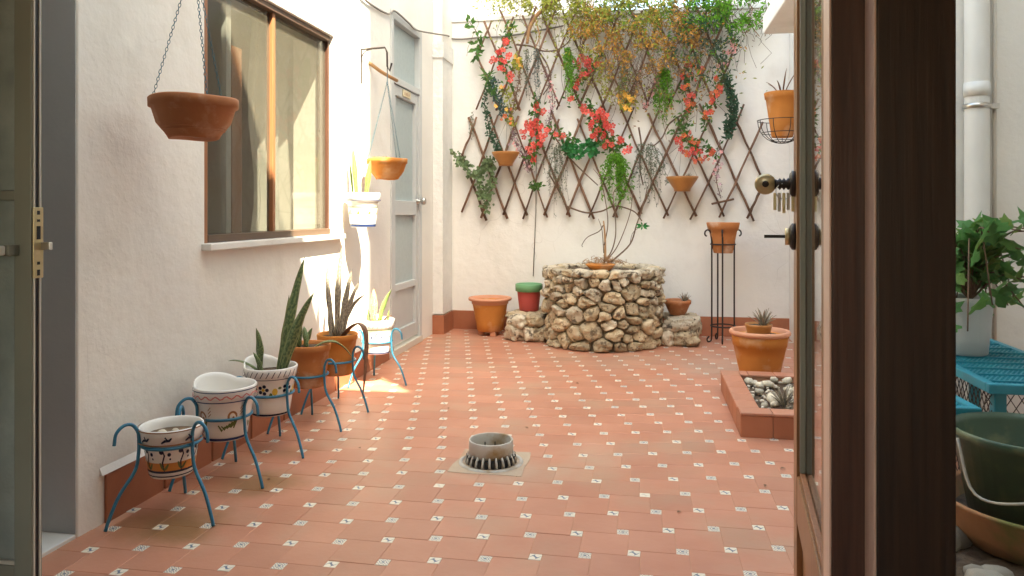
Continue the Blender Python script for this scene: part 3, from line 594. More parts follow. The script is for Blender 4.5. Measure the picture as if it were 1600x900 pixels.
# pot 3: slanted strokes on the rim, flowers
P3 = make_pot('flower_pot', 'white painted pot with slanted rim strokes and blue-yellow flowers, holding tall sword leaves', 'flower pot', (XF[2], YS[2], .168), .116, .080, .208, 'white_glaze', .045, .005, 'soil', .03, 'painted pots on blue stands', mod=backplate(.035, R(160)))
rf3 = lin(.080, .111, .208); rr3 = lambda z: .1163; m1, m2, m3 = MB(), MB(), MB()
band(m1, rr3, .163, .166); band(m1, rf3, .004, .012)
for k in range(30): stroke(m1, rr3, [(k * 12, .172), (k * 12 + 7, .198)], .006)
for k in range(6):
    a = k * 60 - 20
    for q in range(5): blob(m1, rf3, a + 9 * math.cos(q * 1.257), .12 + .016 * math.sin(q * 1.257), .008, .008)
    blob(m2, rf3, a, .12, .007, .007); blob(m2, rf3, a + 28, .11, .012, .016); blob(m3, rf3, a + 18, .095, .007, .012); blob(m3, rf3, a + 40, .125, .008, .006)
m1.build('blue_motif', 'paint_navy', P3, kind='stuff'); m2.build('yellow_motif', 'paint_yellow', P3, kind='stuff'); m3.build('leaf_motif', 'paint_green', P3, kind='stuff')
# pots 4, 5: plain terracotta; pot 6: painted
P4 = make_pot('flower_pot', 'plain terracotta pot between the flowered white pot and the grey-leaved one', 'flower pot', (XF[3], YS[3], .200), .108, .078, .205, 'terracotta', .035, .006, 'soil', .02, 'terracotta pots on blue stands')
P5 = make_pot('flower_pot', 'plain terracotta pot with greyish sword leaves and one long drooping dry leaf', 'flower pot', (XF[4], YS[4], .185), .110, .078, .215, 'terracotta_orange', .035, .006, 'soil', .02, 'terracotta pots on blue stands')
P6 = make_pot('flower_pot', 'white painted pot with dotted rim in the sun by the grey door', 'flower pot', (XF[5], YS[5], .185), .110, .076, .208, 'white_glaze', .05, .006, 'soil', .02, 'painted pots on blue stands', mod=backplate(.035, R(160)))
rf6 = lin(.076, .104, .208); rr6 = lambda z: .1105; m1, m2 = MB(), MB()
for k in range(26): stroke(m1, rr6, [(k * 13.8, .166), (k * 13.8 + 7, .190)], .006)
band(m1, rf6, .004, .012); band(m2, rf6, .148, .152)
for k in range(10): stroke(m2, rf6, [(k * 36 + 5 * math.cos(q), .118 + .010 * math.sin(q)) for q in (0, 1, 2, 3, 4, 5, 6)], .004); blob(m1, rf6, k * 36 + 18, .105, .005, .009)
m1.build('blue_motif', 'paint_blue', P6, kind='stuff'); m2.build('loop_motif', 'paint_green', P6, kind='stuff')
lbl = ('blue iron tripod stand under the tulip-painted pot', 'blue iron tripod stand under the pot with the wavy pink line', 'blue iron tripod stand under the flowered pot with tall sword leaves',
       'blue iron tripod stand under the plain terracotta pot beside the flowered one', 'blue iron tripod stand under the pot with the drooping dry leaf', 'blue iron tripod stand in the sun under the painted pot by the grey door')
for k, rg in enumerate((.091, .093, .092, .087, .090, .088)): make_stand(lbl[k], (XF[k], YS[k], 0), rg, rot=R(random.uniform(-6, 6)) if k else 0.)

def plant(label, loc, name='snake_plant', cat='plant', group=None): return thing(name, label, cat, loc, group)
q = plant('tall banded green snake plant in the flowered white pot', (XF[2], YS[2], .348))
sword(q, 'sword_green', (.045, -.01, 0), (.130, .06, .50), .046, (.0, 0, .06), yaw=.3, tw=.3); sword(q, 'sword_green', (.06, -.03, 0), (.215, -.02, .355), .044, (-.01, 0, .05), yaw=.4, tw=-.3)
sword(q, 'sword_green', (.05, .02, 0), (.12, .10, .27), .040, (0, 0, .03), yaw=.2); sword(q, 'sword_green', (.02, .03, 0), (.06, .05, .33), .035, (.02, 0, .03), yaw=.5); sword(q, 'sword_green', (-.055, .0, 0), (-.065, -.01, .19), .036, (.02, 0, .02), yaw=.1, tw=.2)
sword(q, 'sword_green', (-.055, -.02, .01), (-.16, -.07, .055), .022, (0, 0, .03), yaw=1.3); sword(q, 'sword_green', (-.01, -.05, 0), (-.045, -.07, .095), .020, (0, 0, .02), yaw=.3)
q = plant('short green leaves with one flopped over the plain terracotta pot', (XF[3], YS[3], .385))
sword(q, 'sword_green', (.03, -.02, 0), (.23, -.02, -.035), .042, (.02, 0, .11), yaw=1.9, tw=.4); sword(q, 'sword_green', (-.01, 0, 0), (-.035, .02, .10), .03, (0, 0, .02), yaw=.2); sword(q, 'sword_green', (-.05, 0, 0), (-.03, -.02, .15), .035, (-.01, 0, .02), yaw=.4); sword(q, 'sword_green', (-.03, .02, 0), (.00, .04, .09), .03, (0, 0, .02), yaw=.6)
q = plant('greyish purple snake plant rising from the orange terracotta pot', (XF[4], YS[4], .378))
for (bx, by), tp, wdt, bd in (((.0, 0), (.015, .03, .50), .036, (-.02, 0, .02)), ((-.02, .01), (-.07, .03, .40), .030, (-.03, 0, .03)), ((.015, -.01), (.075, .02, .365), .034, (.0, 0, .05)), ((.03, 0), (.11, .04, .30), .030, (-.02, 0, .04)), ((.02, .02), (.15, .03, .23), .026, (-.05, 0, .06)), ((-.03, -.02), (-.04, -.02, .17), .024, (0, 0, .02))):
    sword(q, 'sword_grey', (bx, by, 0), tp, wdt, bd, yaw=.4, tw=random.uniform(-.5, .5))
cu = curve_pts([(.03, -.02, 0), (.09, -.04, .06), (.15, -.06, .085), (.19, -.075, .03), (.19, -.08, -.12), (.175, -.085, -.30)], 4); V = []; F = []; U = []
for i, p in enumerate(cu):
    s = i / (len(cu) - 1); wv = .014 * (1 - s ** 4) + .001; V += [p - Vector((wv * .8, wv * .5, 0)), p + Vector((0, 0, .004)), p + Vector((wv * .8, wv * .5, 0))]
for i in range(len(cu) - 1):
    for k in (0, 1): F.append((3 * i + k, 3 * i + k + 1, 3 * i + k + 4, 3 * i + k + 3)); U.append([(k * .5, i / 20), (k * .5 + .5, i / 20), (k * .5 + .5, (i + 1) / 20), (k * .5, (i + 1) / 20)])
dl = MB().add(V, F, U).build('drooping_leaf', 'sword_dry', q, True); dl.modifiers.new('thick', 'SOLIDIFY').thickness = .002
q = plant('yellow and lime variegated snake plant in the sunlit painted pot', (XF[5], YS[5], .373))
sword(q, 'sword_yellow', (-.02, 0, 0), (-.03, .02, .20), .045, (0, 0, .02), yaw=.3, tw=.2); sword(q, 'sword_lime', (.01, .0, 0), (.085, .03, .20), .032, (-.01, 0, .03), yaw=.4); sword(q, 'sword_dry', (.05, -.04, 0), (.12, -.07, .05), .016, (0, 0, .03), yaw=.7)
for k in range(4): sword(q, 'sword_lime', (-.06 + .04 * k, .02, 0), (-.07 + .045 * k, .03, .075), .016, yaw=.3)

# wall pot with lime leaves, in the sun
wpY, wpZ = 4.20, .955
P7 = make_pot('wall_pot', 'white painted wall pot with a floral band, hung on the sunlit wall by the bracket', 'wall pot', (-1.672, wpY, wpZ), .105, .075, .205, 'white_glaze', .055, .007, 'soil', .02)
rf7 = lin(.075, .099, .205); rr7 = lambda z: .1057; m1, m2, m3, m4 = MB(), MB(), MB(), MB(); band(m1, rr7, .158, .162); band(m1, rf7, .003, .018); band(m3, rf7, .118, .122)
for k in range(8):
    a = k * 45; blob(m2, rf7, a + 4, .085, .008, .008); stroke(m3, rf7, [(a - 8, .07), (a, .085), (a + 8, .10), (a + 16, .09)], .004); stroke(m4, rf7, [(a + 10, .075), (a + 18, .085), (a + 22, .073)], .005)
m1.build('blue_band', 'paint_blue', P7); m2.build('flower_motif', 'paint_yellow', P7, kind='stuff'); m3.build('vine_motif', 'paint_green', P7, kind='stuff'); m4.build('red_motif', 'paint_pink', P7, kind='stuff')
q = plant('small lime-edged snake plant in the wall pot', (-1.672, wpY, wpZ + .185)); sword(q, 'sword_lime', (-.04, 0, 0), (-.07, .01, .30), .034, (0, 0, .04), yaw=.3); sword(q, 'sword_lime', (.02, 0, 0), (.045, .01, .22), .036, (0, 0, .03), yaw=.3); sword(q, 'sword_lime', (-.07, .02, 0), (-.10, .03, .24), .016, yaw=.3)

# hanging bowls
def chain(parent, p, q_, r=.0011, ll=.017, mat='chain_blue', name='chain'):
    p, q_ = Vector(p), Vector(q_); d = q_ - p; n = max(2, int(d.length / (ll * .78))); ax = d.normalized(); s1 = ax.orthogonal().normalized(); s2 = ax.cross(s1); mb = MB()
    for k in range(n):
        c = p + d * (k + .5) / n; s = s1 if k % 2 else s2
        mb.tube([c + ax * (ll / 2) * math.cos(t) + s * .0042 * math.sin(t) for t in [i * math.pi / 4 for i in range(8)]], r, 4, True)
    return mb.build(name, mat, parent, True)
def bowl_prof(rt, h, rb, rimh=.035, th=.011): return [(0, .003), (rb - .004, .003), (rb, 0), (rb + .004, .008), (rb + .012, .02), (rb + (rt - rb) * .6, h * .38), (rt * .93, h - rimh), (rt - .001, h - rimh + .003), (rt, h - .004), (rt - .004, h), (rt - th, h - .002), (rt - th - .006, h - .03), (rb, h * .35), (0, h * .3)]
def hang_bowl(label, c, rt, h, rb, mat, top, angs, group=None):
    t = thing('hanging_bowl', label, 'hanging pot', c, group); MB().lathe(bowl_prof(rt, h, rb), 56, mod=lambda x, y, z, a: (x * (1 + .006 * noise.noise(Vector((x * 9, y * 9, z * 9)))), y * (1 + .006 * noise.noise(Vector((x * 9, y * 9, z * 9 + 4)))), z + .002 * math.sin(a * 3))).build('body', mat, t, True)
    for k in range(9): zz = .028 + (h - .070) * k / 9; kk = max(0, min(1, (zz - .02) / (h - .055))); rr_ = (rb + .012 + (rt * .93 - rb - .012) * (kk ** .72)) - .0012; MB().tube([(rr_ * math.cos(q * math.pi / 24), rr_ * math.sin(q * math.pi / 24), zz) for q in range(48)], .0022, 5, True).build('ridge', mat, t, True)
    MB().disc(rt - .03, h - .035, 24, jit=.006).build('soil', 'soil', t, True)
    for a in angs: chain(t, ((rt - .006) * math.cos(R(a)), (rt - .006) * math.sin(R(a)), h - .004), (top[0] - c[0], top[1] - c[1], top[2] - c[2]))
    MB().tube([(top[0] - c[0], top[1] - c[1], top[2] - c[2] - .004), (top[0] - c[0], top[1] - c[1], top[2] - c[2] + .05)], .003, 6).build('hook', 'chain_blue', t); return t
HB1 = hang_bowl('large reddish terracotta bowl hanging on three chains before the window', (-1.55, 2.335, 1.302), .147, .140, .082, 'terracotta_dark', (-1.55, 2.335, 1.94), (195, 320, 80))
br0 = thing('wall_bracket', 'thin iron bracket above the window holding the large bowl', 'bracket', (-1.8, 2.335, 1.94)); MB().tube(curve_pts([(0, 0, .06), (.12, 0, .075), (.24, 0, .06), (.25, 0, .045)], 5), .006, 7).build('arm', 'black_iron', br0, True); MB().box(0, .006, -.02, .02, -.1, .1).build('plate', 'black_iron', br0)
HB2 = hang_bowl('terracotta bowl hanging on chains from the iron bracket beside the grey door', (-1.62, 4.48, 1.252), .128, .132, .070, 'terracotta_orange', (-1.62, 4.48, 1.87), (200, 330, 80))
br = thing('wall_bracket', 'angular dark iron wall bracket between window and grey door', 'bracket', (-1.8, 4.48, 1.86))
MB().tube([(.006, 0, .005), (.006, 0, .225)], .005, 6).build('back_bar', 'black_iron', br); MB().tube([(.006, 0, .225), (.165, 0, .23), (.178, 0, .20), (.180, 0, .11), (.195, 0, .08), (.21, 0, .13)], .006, 6).build('arm', 'black_iron', br); MB().tube(curve_pts([(.006, 0, .17), (.03, 0, .21), (.08, 0, .225)], 4), .004, 6).build('brace', 'black_iron', br)
MB().tube([(.180, 0, .10), (.180, 0, .06)], .003, 6).build('hook', 'black_iron', br)
q = plant('tiny green rosettes in the bowl by the grey door', (-1.62, 4.48, 1.35), 'succulent')
for k in range(9): a = k * 2.4; sword(q, 'sword_green', (-.05 + .02 * math.cos(a), .02 * math.sin(a), 0), (-.05 + .045 * math.cos(a), .045 * math.sin(a), .05), .014, yaw=a + 1.57, n=5)
wt = MB().tube(curve_pts([(-1.80, 4.62, 2.03), (-1.74, 4.70, 1.98), (-1.70, 4.84, 1.955), (-1.72, 4.95, 1.965)], 5), .012, 7).build('driftwood_piece', 'bark_tan', None, True); tag(wt, 'short weathered wood piece fixed on the wall by the bracket', 'driftwood')
# cable along the tops of the walls
P_ = [(XW + .012, y, z) for y, z in [(4.445,2.424),(4.644,2.414),(4.963,2.438)]] + [(XW + .025, y, z) for y, z in [(5.066,2.486),(5.386,2.479),(5.627,2.479)]] + [(-1.69, 6.2, 2.57)] + [(x, YB - .014, z) for x, z in [(-1.781,2.608),(-1.651,2.585),(-1.481,2.59),(-1.164,2.599),(-0.711,2.663)]]
tag(MB().tube(curve_pts(P_, 6), .007, 6).build('wall_cable', 'cable', None, True), 'dark electric cable running over the grey door and along the trellis wall', 'cable')
P_ = [(x, YB - .012, z) for x, z in [(-0.947,2.058),(-0.947,1.554),(-0.953,1.05),(-0.976,0.479)]]
tag(MB().tube(P_, .004, 6).build('wall_wire', 'cable', None, True), 'thin vertical wire running down behind the red and green pot', 'wire')

# floor drain stub
dn = thing('drain_pipe', 'short grey pipe stub with toothed base on a cement patch in the floor', 'drain', (-.64, 3.03, 0))
pc = [(-.17, -.165), (-.06, -.172), (.05, -.165), (.175, -.168), (.168, -.05), (.176, .06), (.166, .168), (.03, .160), (-.08, .170), (-.168, .162), (-.160, .02), (-.172, -.07)]
MB().add([(x * .88, y * .88, .0015) for x, y in pc] + [(x * .88, y * .88, -.003) for x, y in pc], [tuple(range(12))] + [(i, (i + 1) % 12, 12 + (i + 1) % 12, 12 + i) for i in range(12)]).build('cement_patch', 'cement', dn)
MB().lathe([(.135, .0015), (.133, .006), (.122, .008), (.120, .003)], 40).build('seat_ring', 'pvc_grey', dn, True)
MB().lathe([(.091, .040), (.093, .042), (.093, .094), (.091, .097), (.087, .097), (.085, .094), (.085, .01), (.084, .004)], 44).build('pipe', 'pvc_grey', dn, True); MB().disc(.084, .006, 30).build('bottom', 'black', dn)
tm = MB().tube([(.091, 0, .044), (.097, 0, .030), (.104, 0, .014), (.106, 0, .004)], [.004, .006, .0055, .005], 6).mesh('tooth', 'pvc_grey', True); tb = MB().box(.088, .104, -.006, .006, .003, .034).mesh('gap', 'black')
for k in range(22): link('tooth', tm, dn, rot=(0, 0, k * math.pi / 11)); link('gap', tb, dn, rot=(0, 0, (k + .5) * math.pi / 11))
for k in range(12): a = k * math.pi / 6; MB().box(.0815, .0845, -.002, .002, .012, .06).build('slot', 'black', dn).rotation_euler = (0, 0, a)

# ---------------------------------------------------------------- stone well planter
def clip(poly, px, py, nx, ny):
    out = []
    for i in range(len(poly)):
        a, b = poly[i], poly[(i + 1) % len(poly)]; da = (a[0] - px) * nx + (a[1] - py) * ny; db_ = (b[0] - px) * nx + (b[1] - py) * ny
        if da <= 0: out.append(a)
        if da * db_ < 0: t = da / (da - db_); out.append((a[0] + (b[0] - a[0]) * t, a[1] + (b[1] - a[1]) * t))
    return out
def voronoi(sites, box, sc):
    cells_ = []
    for i, (x, y) in enumerate(sites):
        p = [(box[0], box[2]), (box[1], box[2]), (box[1], box[3]), (box[0], box[3])]
        for j, (a, b) in enumerate(sites):
            if i == j or abs(a - x) > .5 or abs(b - y) > .4: continue
            nx, ny = (a - x), (b - y) * sc * sc; p = clip(p, (a + x) / 2, (b + y) / 2, nx, ny)
            if len(p) < 3: break
        if len(p) >= 3: cells_.append((i, p))
    return cells_
def stone_from_cell(poly, proj, name, parent, mat, high, gap=.007):
    cx = sum(p[0] for p in poly) / len(poly); cy = sum(p[1] for p in poly) / len(poly)
    Q = poly
    for _ in range(2):
        Q = [q for i in range(len(Q)) for q in ((Q[i][0] * .80 + Q[(i + 1) % len(Q)][0] * .20, Q[i][1] * .80 + Q[(i + 1) % len(Q)][1] * .20), (Q[i][0] * .20 + Q[(i + 1) % len(Q)][0] * .80, Q[i][1] * .20 + Q[(i + 1) % len(Q)][1] * .80))]
    if len(Q) > 18: Q = Q[::2] if len(Q) > 30 else Q
    rad = sum(math.hypot(p[0] - cx, p[1] - cy) for p in Q) / len(Q)
    if rad < .014: return
    n = len(Q); rings = ((1 - gap / rad, -.05), (1 - gap / rad, .006), (.90 - gap / rad, high * .66), (.66, high * .93), (.34, high * 1.02)); V = []
    tlx, tly = random.uniform(-.25, .25), random.uniform(-.25, .25)
    for s, h in rings:
        for a, b in Q:
            x, y = cx + (a - cx) * s, cy + (b - cy) * s; hh = h
            if h > .005:
                nv = Vector((x * 14, y * 14, rad * 50)); hh += (noise.noise(nv) * .020 + noise.noise(nv * 3.1) * .012 + noise.noise(nv * 7) * .006) * (1 if s < .85 else .6) + ((a - cx) * tlx + (b - cy) * tly) * s
            x += noise.noise(Vector((x * 40, y * 40, 3))) * .004; y += noise.noise(Vector((x * 40, y * 40, 9))) * .004; V.append(proj(x, y, hh))
    V.append(proj(cx, cy, high * 1.03 + noise.noise(Vector((cx * 14, cy * 14, 1))) * .012)); F = []
    for i in range(len(rings) - 1):
        for k in range(n): F.append((i * n + k, i * n + (k + 1) % n, (i + 1) * n + (k + 1) % n, (i + 1) * n + k))
    o_ = (len(rings) - 1) * n; F += [(o_ + k, o_ + (k + 1) % n, len(V) - 1) for k in range(n)]
    o = MB().add(V, F).build(name, mat, parent, True); rough_up(o); return o
TX = bpy.data.textures.new('rubble', 'CLOUDS'); TX.noise_scale = .045; TX.noise_depth = 4
def rough_up(o, amt=.030):
    sb = o.modifiers.new('dense', 'SUBSURF'); sb.subdivision_type = 'SIMPLE'; sb.levels = sb.render_levels = 1
    dp = o.modifiers.new('rough', 'DISPLACE'); dp.texture = TX; dp.texture_coords = 'GLOBAL'; dp.strength = amt; dp.mid_level = .5
WC = Vector((-.343, 5.955, 0)); WRd = .435
well = thing('stone_well', 'round rubble-stone well planter against the trellis wall', 'well', WC)
core = MB(); nn_ = 48; zz_ = [0, .1, .2, .3, .4, .5, .575]
for z in zz_:
    for k in range(nn_):
        a = 2 * math.pi * k / nn_; r = WRd - .026 + .012 * noise.noise(Vector((math.cos(a) * 9, math.sin(a) * 9, z * 12))); core.v.append((r * math.cos(a), r * math.sin(a), z))
for i in range(len(zz_) - 1):
    for k in range(nn_): core.f.append([i * nn_ + k, i * nn_ + (k + 1) % nn_, (i + 1) * nn_ + (k + 1) % nn_, (i + 1) * nn_ + k])
core.build('mortar', 'mortar', well, True); MB().disc(WRd - .01, .572, 40, jit=.012, rings=6).build('soil', 'soil', well, True)
rnd = random.Random(5); sites = []; rads = []
for R0, tries in ((.25, 14), (.185, 40), (.13, 120), (.09, 500), (.055, 1500)):
    for _ in range(tries):
        p = (rnd.uniform(-1.0, 1.0), rnd.uniform(.015, .60)); r0 = R0 * (1 if p[1] < .45 else .8)
        if all(math.hypot(p[0] - a, (p[1] - b) * 1.3) > (r0 + c) / 2 * rnd.uniform(.9, 1.05) for (a, b), c in zip(sites, rads)): sites.append(p); rads.append(r0)
def on_cyl(x, y, h): a = -math.pi / 2 + x / WRd + .0; r = WRd + h; return (r * math.cos(a), r * math.sin(a), y)
for i, p in voronoi(sites, (-1.08, 1.08, .0, .612), 1.35):
    stone_from_cell(p, on_cyl, 'stone', well, 'stone' if rnd.random() < .72 and sites[i][1] < .42 else 'stone_grey' if rnd.random() < .75 else 'stone', rnd.uniform(.016, .050))
def lump(name, parent, c, s, mat, seed, sub=2, sq=.55, nz_=.16):
    bm = bmesh.new(); bmesh.ops.create_icosphere(bm, subdivisions=sub, radius=1)
    for v in bm.verts:
        p = v.co.normalized(); p = Vector([math.copysign(abs(t) ** sq, t) for t in p]); p *= 1 + nz_ * noise.noise(p * 1.3 + Vector((seed, seed * .7, 0))) + nz_ * .5 * noise.noise(p * 3.4 + Vector((0, seed, seed)))
        v.co = Vector((p.x * s[0], p.y * s[1], p.z * s[2]))
    me = bpy.data.meshes.new(name); bm.to_mesh(me); bm.free(); me.materials.append(MATS[mat]); me.polygons.foreach_set('use_smooth', [True] * len(me.polygons))
    return link(name, me, parent, c, rot=(0, 0, (seed * 37 % 100) / 100 * 1.2 - .6))
for k in range(20):   # rim stones on top
    a = 2 * math.pi * k / 20 + rnd.uniform(-.05, .05); lump('rim_stone', well, ((WRd - .035) * math.cos(a), (WRd - .035) * math.sin(a), .578 + rnd.uniform(-.004, .006)), (.075, .062, .032), 'stone_grey' if k % 3 else 'stone', k * 1.7 + 3, 3, .65, .3).rotation_euler[2] = a + math.pi / 2
# dry straw and a half-sunk terracotta dish on the well, bare shrub
ds = thing('clay_dish', 'small terracotta dish half sunk in the soil on the well', 'dish', (-.343, 5.64, .60)); MB().lathe([(0, 0), (.07, 0), (.105, .038), (.112, .045), (.106, .05), (.09, .045), (.06, .012), (0, .012)], 30).build('body', 'terracotta_orange', ds, True)
st = MB()
for k in range(150):
    a = rnd.uniform(0, 6.28); r = rnd.uniform(0, .13); x, y = r * math.cos(a) * 1.5 + .03, .06 + r * math.sin(a); h = rnd.uniform(.0, .07) * (1 - r / .16)
    d = Vector((rnd.uniform(-1, 1), rnd.uniform(-1, 1), rnd.uniform(-.1, .6))).normalized() * rnd.uniform(.03, .08); st.tube([(x, y, h + .03), (x + d.x * .5, y + d.y * .5, h + .04 + d.z * .5), (x + d.x, y + d.y, h + .03 + d.z * .4)], .0016, 3)
tag(st.build('dry_straw', 'bark_tan', None, True, (-.343, 5.68, .60)), 'tuft of dry straw around the dish on the well', 'straw', kind='stuff')
sh = thing('bare_shrub', 'bare twiggy shrub growing out of the well up to the trellis', 'shrub', (-.34, 5.80, .59))
def wl2(P, y0=5.80, y1=6.30):
    n = len(P) - 1; return [(x + .34, (y0 + (y1 - y0) * i / n) - 5.80, z - .59) for i, (x, z) in enumerate(P)]
for P, r in (([(-0.317,0.657),(-0.317,0.773),(-0.322,0.889),(-0.332,0.974)], .011), ([(-0.325,0.647),(-0.269,0.741),(-0.243,0.87),(-0.253,1.05),(-0.269,1.205),(-0.177,1.307)], .006), ([(-0.268,0.657),(-0.128,0.789),(-0.077,0.946),(-0.031,1.076),(0.01,1.258)], .0075), ([(-0.31,0.657),(-0.216,0.789),(-0.128,1.024),(-0.103,1.206)], .005),
             ([(-0.332,0.939),(-0.372,0.889),(-0.473,0.838),(-0.528,0.771),(-0.533,0.746)], .0045), ([(-0.327,0.723),(-0.342,0.899),(-0.372,0.99)], .004), ([(-0.323,0.786),(-0.302,0.944),(-0.323,1.103),(-0.375,1.315),(-0.444,1.411)], .005), ([(-0.127,0.791),(-0.102,0.885),(-0.03,0.937)], .003)):
    pts = curve_pts(wl2(P, 5.80, 5.80 + (.5 if len(P) > 4 else .05)), 5); MB().tube(pts, [r * (1 - .55 * i / len(pts)) for i in range(len(pts))], 6).build('branch', 'bark_tan' if r > .01 else 'twig', sh, True)
lf = MB()
for k in range(7):
    a = k * .9; c = Vector((.0, 0, 0)); x, z = (-0.03,0.931); x += .34; z -= .59; d = Vector((math.cos(a), -.3, math.sin(a) * .6)); s = Vector((-d.z, 0, d.x)); c = Vector((x, .25, z)); lf.add([c, c + d * .03 + s * .012, c + d * .06, c + d * .03 - s * .012], [(0, 1, 2, 3)])
lf.build('leaves', 'leaf_emerald', sh)
# low stone ledges
for nm, x0, x1, lab, sd in (('stone_ledge', -1.115, -.80, 'low rubble-stone ledge under the red and green pot', 11), ('stone_ledge', .135, .405, 'low rubble-stone ledge under the small clay bowl', 23)):
    lg = thing(nm, lab, 'ledge', ((x0 + x1) / 2, 6.12, 0), 'stone ledges beside the well'); ww = x1 - x0; rn = random.Random(sd)
    MB().box(-ww / 2 + .04, ww / 2 - .02, -.20, .28, 0, .19).build('mortar', 'mortar', lg)
    if sd == 11: L_ = [(-.07, -.22, .16, .085, .06, .055), (.06, -.21, .165, .08, .06, .05), (-.085, -.19, .07, .085, .09, .075), (.03, -.24, .06, .05, .05, .06), (.10, -.23, .055, .06, .05, .055), (-.12, -.04, .10, .05, .10, .10), (-.11, .14, .10, .05, .10, .10), (0, 0, .195, .15, .20, .025), (.02, .17, .195, .14, .10, .025)]
    else: L_ = [(-.0, -.21, .165, .135, .06, .055), (.02, -.21, .06, .115, .075, .062), (-.10, -.22, .06, .05, .06, .06), (.10, -.03, .10, .035, .10, .10), (.10, .14, .10, .035, .10, .10), (0, .02, .195, .13, .21, .025)]
    for k, (a, b, c, sx, sy, sz) in enumerate(L_): rough_up(lump('stone', lg, (a, b, c), (sx, sy, sz), 'stone_grey' if (k + sd) % 3 else 'stone', sd + k * 2.3, 3, .7, .28), .045)

# pots at the far end
op = thing('clay_pot', 'orange clay pot with a broad rim, standing on small feet by the corner', 'clay pot', (-1.31, 6.16, 0))
for k in range(3): a = k * 2.094 - 1.0; bevelled(MB().box(-.025, .025, -.025, .025, 0, .035).build('foot', 'terracotta_rim', op, loc=(.075 * math.cos(a), .075 * math.sin(a), 0)), .005)
MB().lathe([(0, .035), (.10, .035), (.112, .045), (.118, .10), (.138, .20), (.150, .275), (.150, .29), (.140, .293), (.0, .27)], 44).build('body', 'terracotta_orange', op, True)
MB().lathe([(.146, .262), (.156, .266), (.156, .288), (.182, .296), (.186, .308), (.180, .318), (.160, .318), (.150, .31), (.145, .28)], 44).build('rim', 'terracotta_rim', op, True); MB().disc(.147, .285, 24, jit=.005).build('soil', 'soil', op, True)
rg_ = make_pot('flower_pot', 'red clay pot with a broad green painted rim on the stone ledge', 'flower pot', (-.965, 6.10, .222), .112, .080, .222, 'red_pot', .062, .006, 'soil', .03, rimmat='green_rim')
cbw = thing('clay_bowl', 'small brown clay bowl with a little aloe on the stone ledge', 'clay bowl', (.245, 6.06, .222)); MB().lathe([(0, 0), (.055, 0), (.075, .03), (.098, .085), (.106, .09), (.108, .115), (.102, .12), (.093, .115), (.088, .085), (0, .07)], 34).build('body', 'terracotta_dark', cbw, True); MB().disc(.092, .10, 22, jit=.006).build('soil', 'soil', cbw, True)
def aloe(label, loc, r, h, n, mat='sword_green', group=None, wd=.016):
    q = plant(label, loc, 'aloe', 'aloe', group)
    for k in range(n): a = k * 2.4; f_ = .35 + .65 * (k / n); sword(q, mat, (0, 0, 0), (r * f_ * math.cos(a), r * f_ * math.sin(a), h * (1.15 - .75 * f_)), wd, (0, 0, h * .12), n=6, yaw=a + 1.57, tw=0)
    return q
aloe('small dark aloe in the brown clay bowl on the ledge', (.30, 6.04, .318), .07, .10, 12, 'sword_grey', wd=.018)
ipX, ipY = .605, 6.14
isd = thing('iron_plant_stand', 'tall thin black iron plant stand with scrolled top', 'plant stand', (ipX, ipY, 0))
for k, a in enumerate((200, 262, 20, 110)):
    a = R(a); c_, s_ = math.cos(a), math.sin(a); pr = [(.118, .05), (.135, .03), (.130, .008), (.108, .012), (.098, .05), (.096, .3), (.096, .6), (.097, .82), (.100, .87), (.125, .90), (.150, .89), (.155, .865), (.140, .85)]
    MB().tube(curve_pts([(r * c_, r * s_, z) for r, z in pr], 4), .0065, 7).build('leg', 'black_iron', isd, True)
for z in (.785, .13): MB().tube([(.096 * math.cos(k * math.pi / 16), .096 * math.sin(k * math.pi / 16), z) for k in range(32)], .006, 6, True).build('ring', 'black_iron', isd, True)
make_pot('flower_pot', 'plain terracotta pot held high in the black iron plant stand', 'flower pot', (ipX, ipY, .715), .132, .075, .245, 'terracotta', .062, .010, 'soil', .025)
bp = thing('clay_pot', 'large orange clay pot with rolled rim behind the tiled planter', 'clay pot', (.686, 4.75, 0))
MB().lathe([(0, 0), (.098, 0), (.108, .01), (.125, .08), (.142, .16), (.156, .225), (.160, .226), (.163, .26), (.168, .296), (.150, .29), (0, .24)], 48).build('body', 'terracotta_orange', bp, True)
MB().lathe([(.160, .285), (.170, .291), (.180, .297), (.183, .308), (.177, .318), (.164, .320), (.154, .314), (.150, .28)], 48).build('rim', 'terracotta_rim', bp, True); MB().disc(.152, .285, 28, jit=.006).build('soil', 'soil', bp, True)
make_pot('flower_pot', 'small yellowish clay pot set inside the large orange pot', 'flower pot', (.675, 4.72, .287), .083, .065, .075, 'glazed_tan', .02, .003, 'soil', .012)
aloe('spiky dark aloe in the small pot inside the large orange pot', (.70, 4.71, .345), .10, .13, 20, 'sword_grey', wd=.02)
# tiled planter with pebbles
pt = thing('tiled_planter', 'low terracotta-tiled planter box full of white pebbles', 'planter', (.43, 3.57, 0)); PW, PD, PH = XR - .43 - .001, .93, .115
MB().box(.012, PW, .012, .09, 0, PH - .013).box(.012, .09, .09, PD - .012, 0, PH - .013).box(.09, PW, PD - .09, PD - .012, 0, PH - .013).build('core', 'grout', pt); MB().box(.09, PW, .09, PD - .09, 0, .075).build('soil', 'soil', pt)
nf = 5
for k in range(nf):
    w_ = PW / nf; o = MB().box(k * w_ + .001, (k + 1) * w_ - .002, 0, .012, 0, PH - .014).build('tile', 'skirt_tile', pt); bevelled(o, .0015, 1); bevelled(MB().box(k * w_ + .001, (k + 1) * w_ - .002, -.003, .098, PH - .0125, PH).build('tile', 'tile', pt), .002, 1)
    bevelled(MB().box(k * w_ + .001 if k else .1005, (k + 1) * w_ - .002, PD - .098, PD + .003, PH - .0125, PH).build('tile', 'tile', pt), .002, 1)
